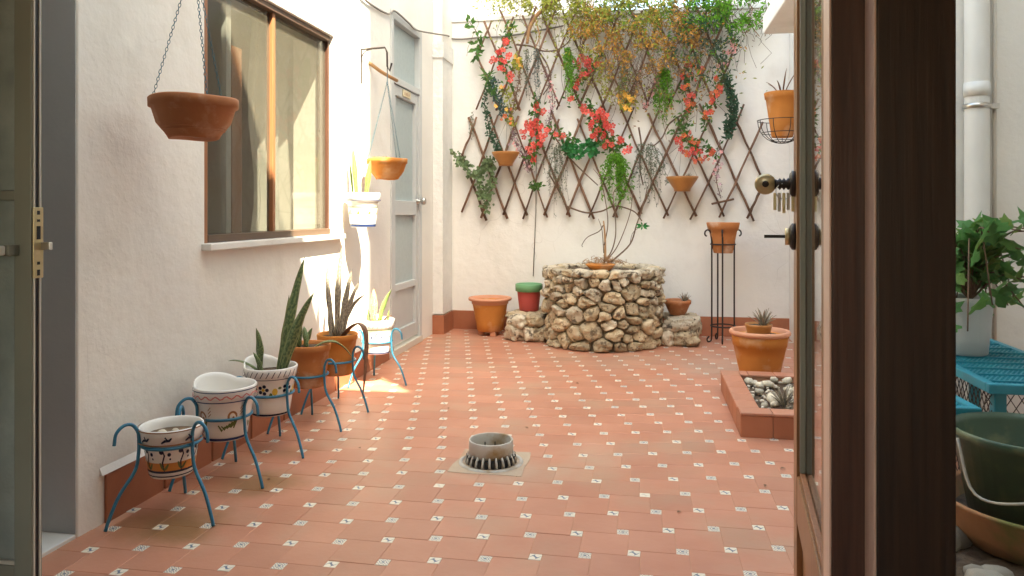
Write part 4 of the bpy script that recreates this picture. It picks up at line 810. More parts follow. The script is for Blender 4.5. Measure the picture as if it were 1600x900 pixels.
for k in range(6):
    d_ = (PD - .014) / 6; bevelled(MB().box(0, .012, .0125 + k * d_ + .001, .0125 + (k + 1) * d_ - .002, 0, PH - .014).build('tile', 'skirt_tile', pt), .0015, 1)
    d_ = (PD - .10) / 6; bevelled(MB().box(-.003, .098, .1005 + k * d_, .1005 + (k + 1) * d_ - .003, PH - .0125, PH).build('tile', 'tile', pt), .002, 1)
peb = [lump('pebble_source', None, (0, 0, -50), (1, .8, .6), 'pebble', s, 1, .8, .25) for s in (2, 5, 9)]; rp = random.Random(3); pg = MB()
for k in range(260):
    r = rp.uniform(.007, .016); m_ = peb[k % 3].data; c = Vector((.43 + rp.uniform(.10, PW - .01), 3.57 + rp.uniform(.10, PD - .10), .078 + rp.uniform(0, .018))); M3 = Matrix.Rotation(rp.uniform(0, 6), 3, 'Z') @ Matrix.Rotation(rp.uniform(-.5, .5), 3, 'X')
    pg.add([c + M3 @ v.co * r for v in m_.vertices], [tuple(p.vertices) for p in m_.polygons])
tag(pg.build('planter_gravel', 'pebble_mix', None, True), 'mixed small gravel filling the tiled planter', 'gravel', kind='stuff')
for k in range(46):
    r = rp.uniform(.020, .042); x, y = .43 + rp.uniform(.12, PW - .05), 3.57 + rp.uniform(.12, PD - .12); o = link('white_pebble', peb[k % 3].data, None, (x, y, .09 + r * .35), rot=(rp.uniform(-.4, .4), rp.uniform(-.4, .4), rp.uniform(0, 6))); o.scale = (r, r, r)
    tag(o, 'pale pebble lying on the gravel in the tiled planter', 'pebble', 'pale pebbles in the tiled planter')
for p_ in peb: bpy.data.objects.remove(p_)
aloe('small spiky aloe among the pebbles of the tiled planter', (.66, 3.80, .09), .09, .12, 16, 'sword_grey', wd=.016)

# ---------------------------------------------------------------- trellises
def interp(U, i):
    if i <= 0: return U[0] + (U[1] - U[0]) * i
    if i >= len(U) - 1: return U[-1] + (U[-1] - U[-2]) * (i - len(U) + 1)
    k = int(i); return U[k] + (U[k + 1] - U[k]) * (i - k)
def trellis(label, U, Z0, dz, k0, k1, lo, hi, seed, yb):
    """crossing cane sticks; U: x of the node row at height Z0, dz: height between rows"""
    t = thing('cane_trellis', label, 'trellis', (U[0], yb, Z0), 'cane trellises'); rn = random.Random(seed)
    for sgn in (1, -1):
        for i in range(-4, len(U) + 5):
            a, b = k0 + rn.uniform(-.12, .1), k1 + rn.uniform(-.35, .2)
            ks = [a + (b - a) * q / 30 for q in range(31)]; ks = [k for k in ks if lo <= i + sgn * k / 2 <= hi]
            if len(ks) < 8: continue
            pts = []
            for q in range(7):
                k = ks[0] + (ks[-1] - ks[0]) * q / 6; x = interp(U, i + sgn * k / 2); pts.append((x - U[0] + rn.gauss(0, .003), -sgn * .008 + rn.gauss(0, .002), k * dz + rn.gauss(0, .003)))
            r0 = rn.uniform(.0075, .0115); MB().tube(pts, [r0 * (1 + .12 * math.sin(q * 2.1 + i)) for q in range(7)], 7).build('stick', 'stick', t, True)
    return t
trellis('lower cane trellis with open diamonds along its bottom edge', [-1.419,-1.229,-1.041,-0.866,-0.665,-0.471,-0.264,-0.054,0.165,0.396,0.625,0.845], 1.045, .250, -.2, 3.5, -1.05, 11.5, 4, 6.385)
trellis('upper cane trellis mostly hidden by flowers and dry creeper', [-1.372,-1.183,-1.018,-0.838,-0.654,-0.46,-0.269,-0.08,0.096,0.302,0.459,0.635], 2.19, .222, -1.15, 2.7, -.6, 11.6, 9, 6.355)
xb, zb = (0.553,1.12); tag(MB().tube([(xb - .02, 6.35, zb - .01), (xb + .16, 6.35, zb + .03)], .009, 7).build('loose_stick', 'stick', None, True), 'short loose cane stuck sideways in the lower trellis', 'stick')

# ---------------------------------------------------------------- flowers and greenery on the trellis
rg = random.Random(21)
def petal_mesh(mat):
    mb = MB()
    for k in range(5):
        a = k * 1.2566; d = Vector((math.cos(a), 0, math.sin(a))); s = Vector((-math.sin(a), 0, math.cos(a)))
        mb.add([d * .15, d * .6 + s * .42 + Vector((0, -.28, 0)), d * 1.0 + s * .2 + Vector((0, -.22, 0)), d * 1.0 - s * .2 + Vector((0, -.22, 0)), d * .6 - s * .42 + Vector((0, -.28, 0))], [(0, 1, 2, 3, 4)])
    mb.lathe([(.16, -.1), (.12, .18), (0, .2)], 6); return mb.mesh('flower', mat)
FM = {c: petal_mesh('petal_' + c) for c in ('coral', 'red', 'orange', 'yellow', 'pink', 'mauve')}
def leaf_into(mb, c, size, asp=.42, up=None, flat=.5):
    a = rg.uniform(0, 6.283); d = Vector((math.cos(a), rg.uniform(-.9, .2) * flat, math.sin(a)))
    if up is not None: d = Vector((rg.uniform(-.7, .7), rg.uniform(-.7, .1), up + rg.uniform(-.3, .3)))
    d = d.normalized() * size; s = d.cross(Vector((rg.uniform(-.5, .5), -1, rg.uniform(-.5, .5)))).normalized() * size * asp * .5; n_ = Vector((0, -size * .12, 0))
    mb.add([c, c + d * .45 + s + n_, c + d, c + d * .45 - s + n_], [(0, 1, 2, 3)])
def garland(name, label, cat, path, leafmat, nleaf, lsize, spread, flowers=(), fcol='coral', fsize=.027, stemr=.0035, y=6.315, asp=.45, up=None, group='flower garlands on the trellis', stem='twig'):
    t = thing(name, label, cat, (path[0][0], y, path[0][1]), group); o = Vector((path[0][0], y, path[0][1]))
    pts = curve_pts([Vector((x, y + rg.uniform(-.02, .02), z)) - o for x, z in path], 5) if len(path) > 1 else [Vector((0, 0, 0)), Vector((0, 0, -.05))]
    MB().tube(pts, stemr, 5).build('stem', stem, t, True); mb = MB()
    for k in range(int(nleaf * 2.3)):
        p = pts[rg.randrange(len(pts))] + Vector((rg.gauss(0, spread), rg.gauss(-.008, .014), rg.gauss(0, spread))); leaf_into(mb, p, lsize * rg.uniform(.65, 1.4), asp, up)
    mb.build('leaves', leafmat, t, kind='stuff')
    for x, z in flowers:
        for k in range(4 if fsize > .02 else 2):
            s = fsize * rg.uniform(.62, 1.1); c = rg.choice(fcol) if isinstance(fcol, tuple) else fcol
            f = link('flower', FM[c], t, (x - o.x + rg.gauss(0, .018), -.025 + rg.gauss(0, .012), z - o.z + rg.gauss(0, .016)), rot=(rg.uniform(-.7, .5), rg.uniform(0, 6), rg.uniform(-.8, .8))); f.scale = (s, s, s)
    return t
def hanging(name, label, path, leafmat, strands, length, width, lsize, per=26, y=6.31, stem='leaf_green', asp=.35, group='hanging greenery on the trellis'):
    """bunch of trailing strands with small leaves"""
    x0, z0 = path; t = thing(name, label, 'hanging plant', (x0, y, z0), group); sm, mb = MB(), MB()
    for k in range(strands):
        a = rg.uniform(-1, 1); L0 = length * rg.uniform(.45, 1.1) * (1 - .25 * abs(a)); pts = []; ja, jb = rg.gauss(0, width * .25), rg.uniform(-.05, .03)
        for q in range(7): s = q / 6; pts.append(Vector((a * width * (.35 + .65 * math.sin(min(1, s * 1.6) * 1.57)) + ja * (.4 + s) + rg.gauss(0, .008), -.012 - rg.random() * .03, jb + .02 * math.sin(s * 3) - L0 * s ** 1.15)))
        sm.tube(pts, .0014, 3)
        for q in range(per): i = rg.uniform(0, 5.99); k_ = int(i); p = pts[k_].lerp(pts[k_ + 1], i - k_); leaf_into(mb, p + Vector((rg.gauss(0, .004), 0, 0)), lsize * rg.uniform(.6, 1.3), asp, up=-.4)
    sm.build('strands', stem, t, kind='stuff'); mb.build('leaves', leafmat, t, kind='stuff'); return t
garland('flower_garland', 'coral flower sprig at the top corner of the upper trellis near the cable', 'garland', [(-1.16,2.667),(-1.194,2.539),(-1.252,2.412),(-1.2,2.298),(-1.166,2.145)], 'leaf_green', 34, .042, .022, [(-1.206,2.512),(-1.257,2.435),(-1.297,2.374),(-1.183,2.41),(-1.229,2.287),(-1.171,2.229),(-1.217,2.355)], ('coral', 'red'))
garland('flower_garland', 'dense coral flower cluster above the wire behind the red and green pot', 'garland', [(-0.922,2.009),(-0.956,1.832),(-0.933,1.692),(-0.956,1.552),(-0.967,1.497)], 'leaf_green', 50, .042, .026, [(-0.933,1.943),(-0.916,1.886),(-0.99,1.81),(-0.944,1.82),(-0.894,1.786),(-0.978,1.748),(-0.933,1.72),(-1.018,1.777),(-0.866,1.69),(-0.944,1.63),(-0.899,1.607),(-0.973,1.592),(-1.058,1.705),(-0.961,1.497)], ('coral', 'red'))
garland('flower_garland', 'red flower spray in the middle of the upper trellis', 'garland', [(-0.406,2.397),(-0.433,2.288),(-0.515,2.236),(-0.565,2.127),(-0.637,2.013)], 'leaf_green', 44, .042, .028, [(-0.576,2.321),(-0.532,2.335),(-0.499,2.279),(-0.455,2.256),(-0.411,2.271),(-0.515,2.208),(-0.554,2.176),(-0.576,2.094),(-0.637,2.018),(-0.488,2.317),(-0.532,2.253)], ('red', 'coral'))
garland('flower_garland', 'large coral flower cluster in the middle of the lower trellis', 'garland', [(-0.499,1.959),(-0.433,1.848),(-0.378,1.737),(-0.351,1.61),(-0.188,1.607)], 'leaf_green', 80, .042, .032, [(-0.521,1.921),(-0.482,1.904),(-0.378,1.885),(-0.406,1.82),(-0.46,1.788),(-0.346,1.835),(-0.324,1.763),(-0.291,1.729),(-0.362,1.698),(-0.433,1.683),(-0.335,1.61),(-0.215,1.651),(-0.156,1.563),(-0.389,1.852),(-0.351,1.791),(-0.406,1.732)], ('coral', 'red'))
garland('flower_garland', 'small red blossoms trailing over the middle of the lower trellis', 'garland', [(-0.821,1.773),(-0.754,1.705),(-0.654,1.676),(-0.598,1.647)], 'leaf_green', 30, .036, .02, [(-0.754,1.683),(-0.832,1.74)], ('coral',))
garland('flower_garland', 'orange flower garland winding down below the side eave', 'garland', [(0.396,2.313),(0.36,2.18),(0.318,2.046),(0.37,1.937),(0.307,1.804),(0.297,1.724)], 'leaf_green', 60, .036, .03, [(0.281,2.193),(0.376,2.26),(0.428,2.204),(0.365,2.153),(0.349,2.008),(0.381,1.942),(0.297,2.063),(0.339,1.9),(0.328,1.965)], ('orange', 'coral'), fsize=.023)
garland('flower_garland', 'orange flower strand running down along the far end of the trellis', 'garland', [(0.62,2.171),(0.578,2.066),(0.537,1.96),(0.496,1.854),(0.464,1.747)], 'leaf_green', 46, .036, .024, [(0.568,2.141),(0.573,2.023),(0.527,1.949),(0.516,1.864),(0.475,1.827),(0.599,2.065),(0.542,2.013)], ('orange', 'coral'), fsize=.023)
garland('flower_garland', 'orange flower cluster just above the second little bowl', 'garland', [(0.265,1.751),(0.318,1.653),(0.396,1.598),(0.475,1.575),(0.537,1.532)], 'leaf_green', 56, .036, .028, [(0.265,1.643),(0.323,1.675),(0.376,1.593),(0.428,1.614),(0.344,1.534),(0.475,1.49),(0.396,1.48),(0.307,1.556),(0.532,1.553),(0.36,1.642),(0.423,1.544)], ('orange', 'coral', 'red'), fsize=.023)
garland('flower_garland', 'pink flower sprig at the far upper end of the trellis', 'garland', [(0.723,2.514),(0.697,2.408),(0.64,2.32),(0.62,2.235)], 'leaf_green', 20, .03, .018, [(0.682,2.436),(0.702,2.381),(0.651,2.351),(0.62,2.257)], 'pink', fsize=.021)
garland('flower_garland', 'yellow flower sprig low on the upper trellis', 'garland', [(-0.242,2.09),(-0.188,2.023),(-0.134,1.988),(-0.172,1.913)], 'leaf_yellow', 44, .038, .024, [(-0.215,2.034),(-0.172,2.017),(-0.129,1.999),(-0.188,1.952),(-0.156,1.912)], 'yellow', fsize=.024)
garland('flower_garland', 'yellow blossoms beside the coral sprig', 'garland', [(-1.126,2.385),(-1.092,2.328),(-1.114,2.272)], 'leaf_yellow', 22, .036, .014, [(-1.103,2.35),(-1.08,2.305)], 'yellow', fsize=.024)
garland('flower_garland', 'yellow blossoms above the first little bowl', 'garland', [(-1.217,2.118),(-1.171,2.005),(-1.16,1.892),(-1.171,1.808)], 'leaf_yellow', 30, .036, .02, [(-1.206,2.129),(-1.286,1.98),(-1.171,1.937),(-1.217,1.865),(-1.154,1.819)], ('yellow', 'orange'), fsize=.02)
garland('blossom_twig', 'thin pink blossom twig hanging between the flower clusters', 'garland', [(-0.866,2.303),(-0.821,2.162),(-0.793,2.023),(-0.81,1.884),(-0.843,1.773)], 'leaf_purple', 60, .018, .016, [(-0.81,2.134),(-0.793,2.078),(-0.787,2.022),(-0.804,1.967),(-0.815,1.912),(-0.787,2.106),(-0.821,2.051),(-0.798,1.939)], ('pink', 'mauve'), fsize=.013)
garland('blossom_twig', 'mauve blossom twig trailing by the first little bowl', 'garland', [(-1.149,1.752),(-1.114,1.656),(-1.058,1.554),(-1.018,1.453),(-0.99,1.396)], 'leaf_purple', 70, .020, .014, [(-1.126,1.656),(-1.143,1.634),(-1.092,1.599),(-1.058,1.531),(-1.035,1.486),(-1.007,1.43),(-1.114,1.678),(-1.08,1.565)], ('mauve', 'pink'), fsize=.013)
garland('blossom_twig', 'pink blossom twig in the centre of the upper trellis', 'garland', [(0.107,2.215),(0.053,2.108),(0.027,2.0),(-0.011,1.92)], 'leaf_purple', 40, .018, .018, [(0.069,2.135),(0.032,2.016),(0.011,1.93),(-0.011,1.909),(0.043,2.054),(0.085,2.189),(0.107,2.177)], ('pink',), fsize=.015)
garland('blossom_twig', 'pink blossom twig hanging beyond the second little bowl', 'garland', [(0.599,1.638),(0.568,1.504),(0.589,1.413),(0.568,1.317),(0.604,1.157)], 'leaf_purple', 40, .016, .013, [(0.584,1.531),(0.578,1.467),(0.594,1.435),(0.568,1.371),(0.578,1.328),(0.589,1.306),(0.568,1.414)], ('mauve', 'pink'), fsize=.015)
garland('blossom_twig', 'brown dried blossom twig between the yellow flowers', 'garland', [(-1.075,2.282),(-1.092,2.143),(-1.126,2.004),(-1.149,1.892)], 'leaf_brown', 80, .018, .012, (), 'pink', group='flower garlands on the trellis')
garland('blossom_twig', 'pale blossom twig under the dry creeper', 'garland', [(-0.054,2.247),(-0.097,2.14),(-0.107,2.031),(-0.129,1.95)], 'leaf_brown', 60, .022, .016, [(-0.086,2.167),(-0.107,2.097),(-0.097,2.031),(-0.064,2.204)], ('pink', 'yellow'), fsize=.014)
garland('ivy_spray', 'light variegated ivy spray at the low outer end of the lower trellis', 'ivy', [(-1.634,1.528),(-1.576,1.459),(-1.477,1.378),(-1.401,1.434),(-1.344,1.479),(-1.32,1.36),(-1.344,1.219),(-1.378,1.078)], 'leaf_sage', 120, .036, .022, asp=.8, group='hanging greenery on the trellis')
garland('ivy_spray', 'second strand of pale ivy dangling from the lower trellis', 'ivy', [(-1.436,1.361),(-1.436,1.248),(-1.413,1.163)], 'leaf_sage', 34, .034, .012, asp=.8, group='hanging greenery on the trellis')
garland('vine_strand', 'dark blue-green vine dropping into the first little bowl', 'vine', [(-1.344,2.15),(-1.39,2.01),(-1.367,1.869),(-1.344,1.727),(-1.286,1.625),(-1.263,1.568)], 'leaf_dark', 130, .026, .014, asp=.5, group='hanging greenery on the trellis')
garland('vine_strand', 'narrow green vine beside the dark vine above the first bowl', 'vine', [(-1.303,2.205),(-1.309,2.093),(-1.24,1.978),(-1.217,1.865)], 'leaf_teal', 70, .034, .016, asp=.35, group='hanging greenery on the trellis')
garland('vine_strand', 'dark needle-leaved strand at the far end above the loose cane', 'vine', [(0.64,2.144),(0.671,2.036),(0.712,1.929),(0.692,1.822),(0.671,1.743),(0.651,1.663)], 'leaf_dark', 190, .034, .018, asp=.4, group='hanging greenery on the trellis')
garland('leafy_twig', 'sparse leafy twig at the top outer corner of the upper trellis', 'twig', [(-1.517,2.694),(-1.459,2.607),(-1.436,2.493),(-1.459,2.397)], 'leaf_green', 16, .06, .02, asp=.5, group='hanging greenery on the trellis')
garland('leafy_twig', 'spiky green rosette on the outer side of the upper trellis', 'twig', [(-1.367,2.247),(-1.344,2.15),(-1.309,2.065)], 'leaf_green', 34, .06, .012, asp=.2, group='hanging greenery on the trellis')
garland('clover_tuft', 'bright emerald clover tuft above the bare shrub', 'greenery', [(-0.676,1.593),(-0.626,1.57),(-0.587,1.547)], 'leaf_emerald', 46, .036, .026, asp=.9, group='hanging greenery on the trellis')
garland('clover_tuft', 'emerald clover tuft beside the lower coral flowers', 'greenery', [(-0.51,1.601),(-0.466,1.612),(-0.444,1.545)], 'leaf_emerald', 38, .036, .022, asp=.9, group='hanging greenery on the trellis')
garland('leafy_twig', 'small knot of leaves on a lower trellis crossing over the wire', 'twig', [(-0.978,1.285),(-0.944,1.262),(-0.899,1.273)], 'leaf_green', 14, .04, .01, group='hanging greenery on the trellis')
hanging('fern_bunch', 'narrow bright green fern bunch beside the red flower spray', (-0.648,2.423), 'leaf_bright', 16, .42, .045, .026, 40)
hanging('fern_bunch', 'tapering lime green fern hanging high under the creeper', (0.149,2.23), 'leaf_bright', 22, .46, .06, .028, 44)
hanging('fern_bunch', 'bright green fern bunch hanging low above the well', (-0.259,1.526), 'leaf_bright', 26, .44, .10, .030, 44)
hanging('fern_bunch', 'greyish trailing bunch hanging low beside the bright fern', (0.011,1.604), 'leaf_grey', 22, .52, .12, .020, 34, stem='twig')
hanging('fern_bunch', 'dry grey-brown trailing bunch over the lower trellis', (-0.754,1.616), 'leaf_grey', 20, .56, .09, .018, 30, stem='twig')
hanging('fern_bunch', 'pale teal trailing strands near the top of the trellis', (-0.944,2.434), 'leaf_teal', 12, .46, .06, .018, 26, stem='twig')
hanging('fern_bunch', 'fine grey strands beside the teal trailing strands', (-1.012,2.42), 'leaf_grey', 8, .40, .03, .018, 24, stem='twig')
hanging('fern_bunch', 'thin grey-green wisp above the ivy spray', (-1.494,1.911), 'leaf_grey', 4, .25, .012, .018, 20, stem='twig')
hanging('fern_bunch', 'sage green strands behind the yellow sprig', (-0.188,2.263), 'leaf_sage', 12, .32, .06, .024, 24, stem='twig')
for P, lab in (([(-1.114,2.497),(-0.99,2.481),(-0.877,2.431),(-0.754,2.438),(-0.654,2.511),(-0.637,2.599)], 'dark curved vine stem across the upper trellis'), ([(0.292,1.858),(0.186,1.78),(0.133,1.673),(0.064,1.603),(0.011,1.615)], 'curling brown vine stem beside the orange flowers'),
               ([(-0.681,1.094),(-0.515,1.039),(-0.378,1.05),(-0.259,1.094),(-0.107,1.05),(-0.037,0.968)], 'thin brown runner along the bottom of the lower trellis'), ([(-0.776,1.689),(-0.681,1.549),(-0.571,1.426),(-0.406,1.27)], 'knotted brown stem slanting over the lower trellis'),
               ([(-0.832,1.384),(-0.737,1.216),(-0.654,1.05)], 'short brown stem beside the dry trailing bunch'), ([(-0.905,2.416),(-0.838,2.302),(-0.81,2.162),(-0.877,2.053)], 'thin crooked twig below the curved vine stem'), ([(-0.064,1.758),(-0.043,1.605),(-0.054,1.42),(-0.027,1.268)], 'straight brown stem beside the greyish bunch')):
    pts = curve_pts([(x, 6.325 + .012 * math.sin(i * 2), z) for i, (x, z) in enumerate(P)], 6); tag(MB().tube(pts, [.008 * (1 - .4 * i / len(pts)) for i in range(len(pts))], 6).build('bare_vine', 'twig', None, True), lab, 'stem', 'bare vine stems on the trellis')

# dry creeper and green asparagus fern spilling over the top of the wall
def spill(name, label, regions, mats, y=6.27, stemmat='twig', trunk=None, dens=1., big=1.):
    t = thing(name, label, 'creeper', (regions[0][0], y, 2.75)); o = Vector((regions[0][0], y, 2.75)); sm = MB(); mb = {m: MB() for m in mats}
    for (x, z, rx, rz, n, sz, mi, asp) in regions:
        for k in range(max(3, n // 45)):
            p = Vector((x + rg.gauss(0, rx * .6), y + rg.uniform(-.06, .05), z + rz * rg.uniform(.2, 1))) - o; pts = [p]
            for q in range(5): p = p + Vector((rg.gauss(0, rx * .16), rg.gauss(0, .012), -rz * rg.uniform(.15, .4))); pts.append(p)
            sm.tube(pts, .002, 3)
        for k in range(int(n * dens)):
            a = rg.gauss(0, .5); b = rg.gauss(0, .5)
            if math.hypot(a, b) > 1.05: continue
            c = Vector((x + a * rx, y + rg.gauss(0, .05), z + b * rz)) - o
            # break the mass into clumps
            if noise.noise(Vector((c.x * 9, c.z * 9, 2.))) < -.04 + rg.uniform(-.12, .1): continue
            leaf_into(mb[mats[mi]], c, big * sz * rg.uniform(.6, 1.3), asp)
    if trunk: 
        for P, r in trunk: pts = curve_pts([Vector((a, y + .02, b)) - o for a, b in P], 6); MB().tube(pts, [r * (1 - .4 * i / len(pts)) for i in range(len(pts))], 7).build('trunk', 'bark_tan', t, True)
    sm.build('stems', stemmat, t, kind='stuff')
    for m in mats: mb[m].build('leaves', m, t, kind='stuff')
    return t
spill('dry_creeper', 'orange-brown dried creeper spilling over the top of the trellis wall', [
    (*c, rx, rz, n, s, mi, .4) for c, rx, rz, n, s, mi in (
    ((-0.324,2.761), .40, .16, 700, .026, 1), ((-0.46,2.619), .20, .22, 500, .024, 0), ((-0.242,2.445), .22, .30, 650, .022, 0), ((0.133,2.512), .30, .34, 760, .024, 0), ((-0.027,2.682), .32, .22, 480, .024, 1), ((0.37,2.529), .18, .28, 420, .024, 0),
    ((-0.765,2.816), .26, .14, 420, .026, 1), ((-0.961,2.848), .26, .12, 340, .026, 1), ((-1.217,2.883), .2, .10, 160, .026, 1), ((-0.297,2.256), .16, .34, 330, .020, 2), ((-0.054,2.247), .22, .26, 330, .020, 2), ((0.186,2.266), .26, .26, 320, .018, 2), ((-0.488,2.4), .14, .26, 200, .022, 1), ((-0.188,2.689), .35, .16, 380, .026, 1), ((-0.351,2.12), .14, .22, 170, .022, 1), ((-0.598,2.542), .34, .5, 240, .022, 1), ((0.0,2.191), .6, .55, 240, .020, 2), ((0.16,2.348), .7, .5, 300, .022, 0), ((-0.99,2.726), .4, .3, 150, .022, 1), ((-0.054,2.438), .5, .4, 420, .022, 1))],
    ('leaf_dry', 'leaf_yellow', 'leaf_brown'), dens=1.6, big=1.3, trunk=[([(-0.626,2.942),(-0.754,2.86),(-0.877,2.777),(-0.944,2.713),(-0.995,2.604),(-1.012,2.493)], .022), ([(-0.877,2.777),(-0.832,2.858),(-0.843,2.942)], .012), ([(-0.944,2.713),(-0.905,2.555),(-0.944,2.445)], .007)])
spill('green_creeper', 'fresh green feathery creeper on top of the trellis wall by the side eave', [(*c, rx, rz, n, s, mi, .3) for c, rx, rz, n, s, mi in (
    ((0.656,2.714), .34, .24, 1100, .034, 0), ((0.449,2.713), .3, .2, 600, .034, 0), ((0.784,2.644), .22, .16, 420, .034, 0), ((0.475,2.363), .26, .34, 380, .032, 1), ((0.344,2.557), .26, .28, 300, .03, 1), ((0.568,2.494), .2, .3, 260, .03, 1), ((0.16,2.76), .3, .16, 420, .03, 2), ((-0.571,2.735), .2, .2, 260, .03, 2), ((-0.488,2.879), .5, .10, 420, .03, 2), ((-0.351,2.724), .3, .16, 300, .03, 2), ((0.265,2.129), .7, .5, 260, .026, 2), ((0.37,2.502), .4, .4, 260, .03, 0), ((-0.378,2.533), .5, .4, 170, .026, 2), ((-1.16,2.734), .4, .3, 90, .03, 2), ((0.0,2.735), .6, .2, 300, .03, 0))],
    ('leaf_bright', 'leaf_dark', 'leaf_yellow'), y=6.25, dens=1.25, big=1.25)
spill('bare_creeper', 'thin bare brown creeper tendrils below the eave slab', [(*c, rx, rz, n, s, mi, .4) for c, rx, rz, n, s, mi in (((0.886,2.692), .22, .2, 46, .02, 0), ((0.81,2.537), .2, .16, 40, .02, 0), ((0.449,2.123), .2, .12, 50, .018, 0))], ('leaf_brown',), y=6.34,
      trunk=[([(0.784,2.697),(0.845,2.562),(0.784,2.527),(0.733,2.593)], .004), ([(0.81,2.776),(0.861,2.72),(0.835,2.615),(0.917,2.49)], .005), ([(0.987,2.661),(0.886,2.586),(0.825,2.631)], .004)])

# little bowls on the trellis
def little_bowl(label, x, z, r, h, group='little glazed bowls on the trellis'):
    t = thing('trellis_bowl', label, 'hanging bowl', (x, 6.24, z), group); MB().lathe([(0, 0), (r * .5, 0), (r * .52, h * .18), (r * .60, h * .3), (r * .9, h * .78), (r, h * .96), (r * .98, h), (r * .9, h * .96), (r * .5, h * .45), (0, h * .4)], 34).build('body', 'glazed_tan', t, True); MB().disc(r * .86, h * .86, 20, jit=.004).build('soil', 'soil', t, True)
    for a in (10, 100, 190): MB().tube([(r * .95 * math.cos(R(a)), r * .95 * math.sin(R(a)), h * .97), (.0, .06, h + .28)], .0018, 4).build('cord', 'cable', t)
    return t
bx1 = (-1.19,1.44); bx2 = (0.29,1.213)
little_bowl('tan glazed little bowl with the dark vine dropping into it', bx1[0], bx1[1], .122, .118); little_bowl('tan glazed little bowl hung below the orange flowers', bx2[0], bx2[1], .132, .122)
aloe('tiny succulent in the bowl below the orange flowers', (bx2[0] + .05, 6.23, bx2[1] + .10), .05, .06, 10, 'sword_grey', wd=.014)
# wire basket with a pot on the side wall
wx, wz = .985, 1.55; wk = thing('wire_basket', 'rusty wire basket hung from the side wall under the eave', 'basket', (wx, 5.72, wz)); rr_ = .175
for k in range(9):
    a = k * math.pi * 2 / 9; MB().tube([(rr_ * math.sin(t) * math.cos(a), rr_ * math.sin(t) * math.sin(a), .17 - .17 * math.cos(t)) for t in [q * math.pi / 2 / 7 for q in range(8)]], .003, 5).build('rib', 'black_iron', wk, True)
for t in (.5, 1.0, 1.57): MB().tube([(rr_ * math.sin(t) * math.cos(k * math.pi / 14), rr_ * math.sin(t) * math.sin(k * math.pi / 14), .17 - .17 * math.cos(t)) for k in range(28)], .003, 5, True).build('hoop', 'black_iron', wk, True)
MB().tube(curve_pts([(.0, .14, .17), (.05, .16, .3), (.12, .1, .36), (.172, .0, .34)], 5), .003, 5).build('hanger', 'black_iron', wk)
make_pot('flower_pot', 'pale terracotta pot sitting in the rusty wire basket', 'flower pot', (wx, 5.72, wz + .045), .130, .075, .33, 'terracotta_orange', .05, .008, 'soil', .02)
q = plant('withered brown stems in the basket pot', (wx, 5.72, wz + .32), 'dried_plant')
for k in range(10): a = k * 2.4; sword(q, 'sword_dry', (0, 0, 0), (.12 * math.cos(a), .12 * math.sin(a), .05 + .08 * (k % 3)), .014, (0, 0, .05), n=6, yaw=a + 1.57)

# ---------------------------------------------------------------- nook seen through the sidelight
pp = thing('downpipe', 'white plastic downpipe with a steel clamp on the nook wall', 'pipe', (1.62, 4.04, 0)); MB().lathe([(.055, 0), (.055, 2.9)], 22).build('pipe', 'pvc_white', pp, True); MB().lathe([(.055, 0), (.0585, 0), (.0585, .07), (.055, .07)], 22).build('socket', 'pvc_white', pp, True, (0, 0, 1.62))
MB().lathe([(.056, 0), (.063, .002), (.063, .022), (.056, .024)], 22).build('clamp', 'steel', pp, True, (0, 0, 1.56)); MB().box(.055, .10, -.01, .03, 1.56, 1.585).build('clamp_lug', 'steel', pp)
tag(MB().tube([(1.715, 4.075, 0), (1.715, 4.075, 2.9)], .010, 8).build('conduit', 'cable_pale', None, True), 'thin beige conduit running beside the white downpipe', 'conduit')
def mesh_panel(x0, x1, z0, z1, n, r=.0022):
    """diamond expanded-metal mesh in the x-z plane"""
    mb = MB(); w_, h_ = x1 - x0, z1 - z0; step = w_ / n
    for sgn in (1, -1):
        for k in range(-int(h_ / step * 1.0) - 2, n + int(h_ / step) + 2):
            xa = x0 + k * step; P = []
            ta, tb = 0., h_
            for t0, t1 in ((0, h_),):
                a = xa; b = xa + sgn * h_ * .62
                # clip in x
                def zz(x): return (x - a) / (sgn * .62)
                lo_, hi_ = sorted((a, b)); l2, h2 = max(lo_, x0), min(hi_, x1)
                if h2 - l2 < .003: continue
                mb.tube([(l2, 0, z0 + zz(l2)), (h2, 0, z0 + zz(h2))], r, 4)
    return mb
bn = thing('metal_bench', 'teal perforated metal bench in the nook', 'bench', (1.17, 2.82, 0)); BL, BD, BZ = .43, 1.12, .45
for a in ((0, BL, 0, .03), (0, BL, BD - .03, BD), (0, .03, .03, BD - .03), (BL - .03, BL, .03, BD - .03)): bevelled(MB().box(a[0], a[1], a[2], a[3], BZ - .035, BZ).build('edge', 'teal_iron', bn), .004)
for k in range(9): MB().box(.03, BL - .03, .06 + k * .115, .067 + k * .115, BZ - .006, BZ + .001).build('rib', 'teal_iron', bn)
tmsh = mesh_panel(.03, BL - .03, 0, BD - .06, 22, .0035).mesh('mesh', 'teal_iron'); o = link('seat_mesh', tmsh, bn, (0, BD - .03, BZ - .008), rot=(R(90), 0, 0))
for x, y in ((.03, .03), (BL - .07, .03), (.03, BD - .07), (BL - .07, BD - .07)): bevelled(MB().box(x, x + .04, y, y + .04, 0, BZ - .035).build('leg', 'teal_iron', bn), .004)
sm_ = mesh_panel(.0, BL, 0, .40, 12, .0018).mesh('mesh', 'black_iron'); link('front_mesh', sm_, bn, (0, .05, .01)); sm2 = mesh_panel(.0, BD - .1, 0, .40, 30, .0018).mesh('mesh', 'black_iron'); link('side_mesh', sm2, bn, (.05, .06, .01), rot=(0, 0, R(90)))
so_ = thing('metal_stool', 'smaller teal perforated metal stool beside the teal bench', 'stool', (.81, 2.66, 0), rotz=R(3)); SL, SZ = .28, .40
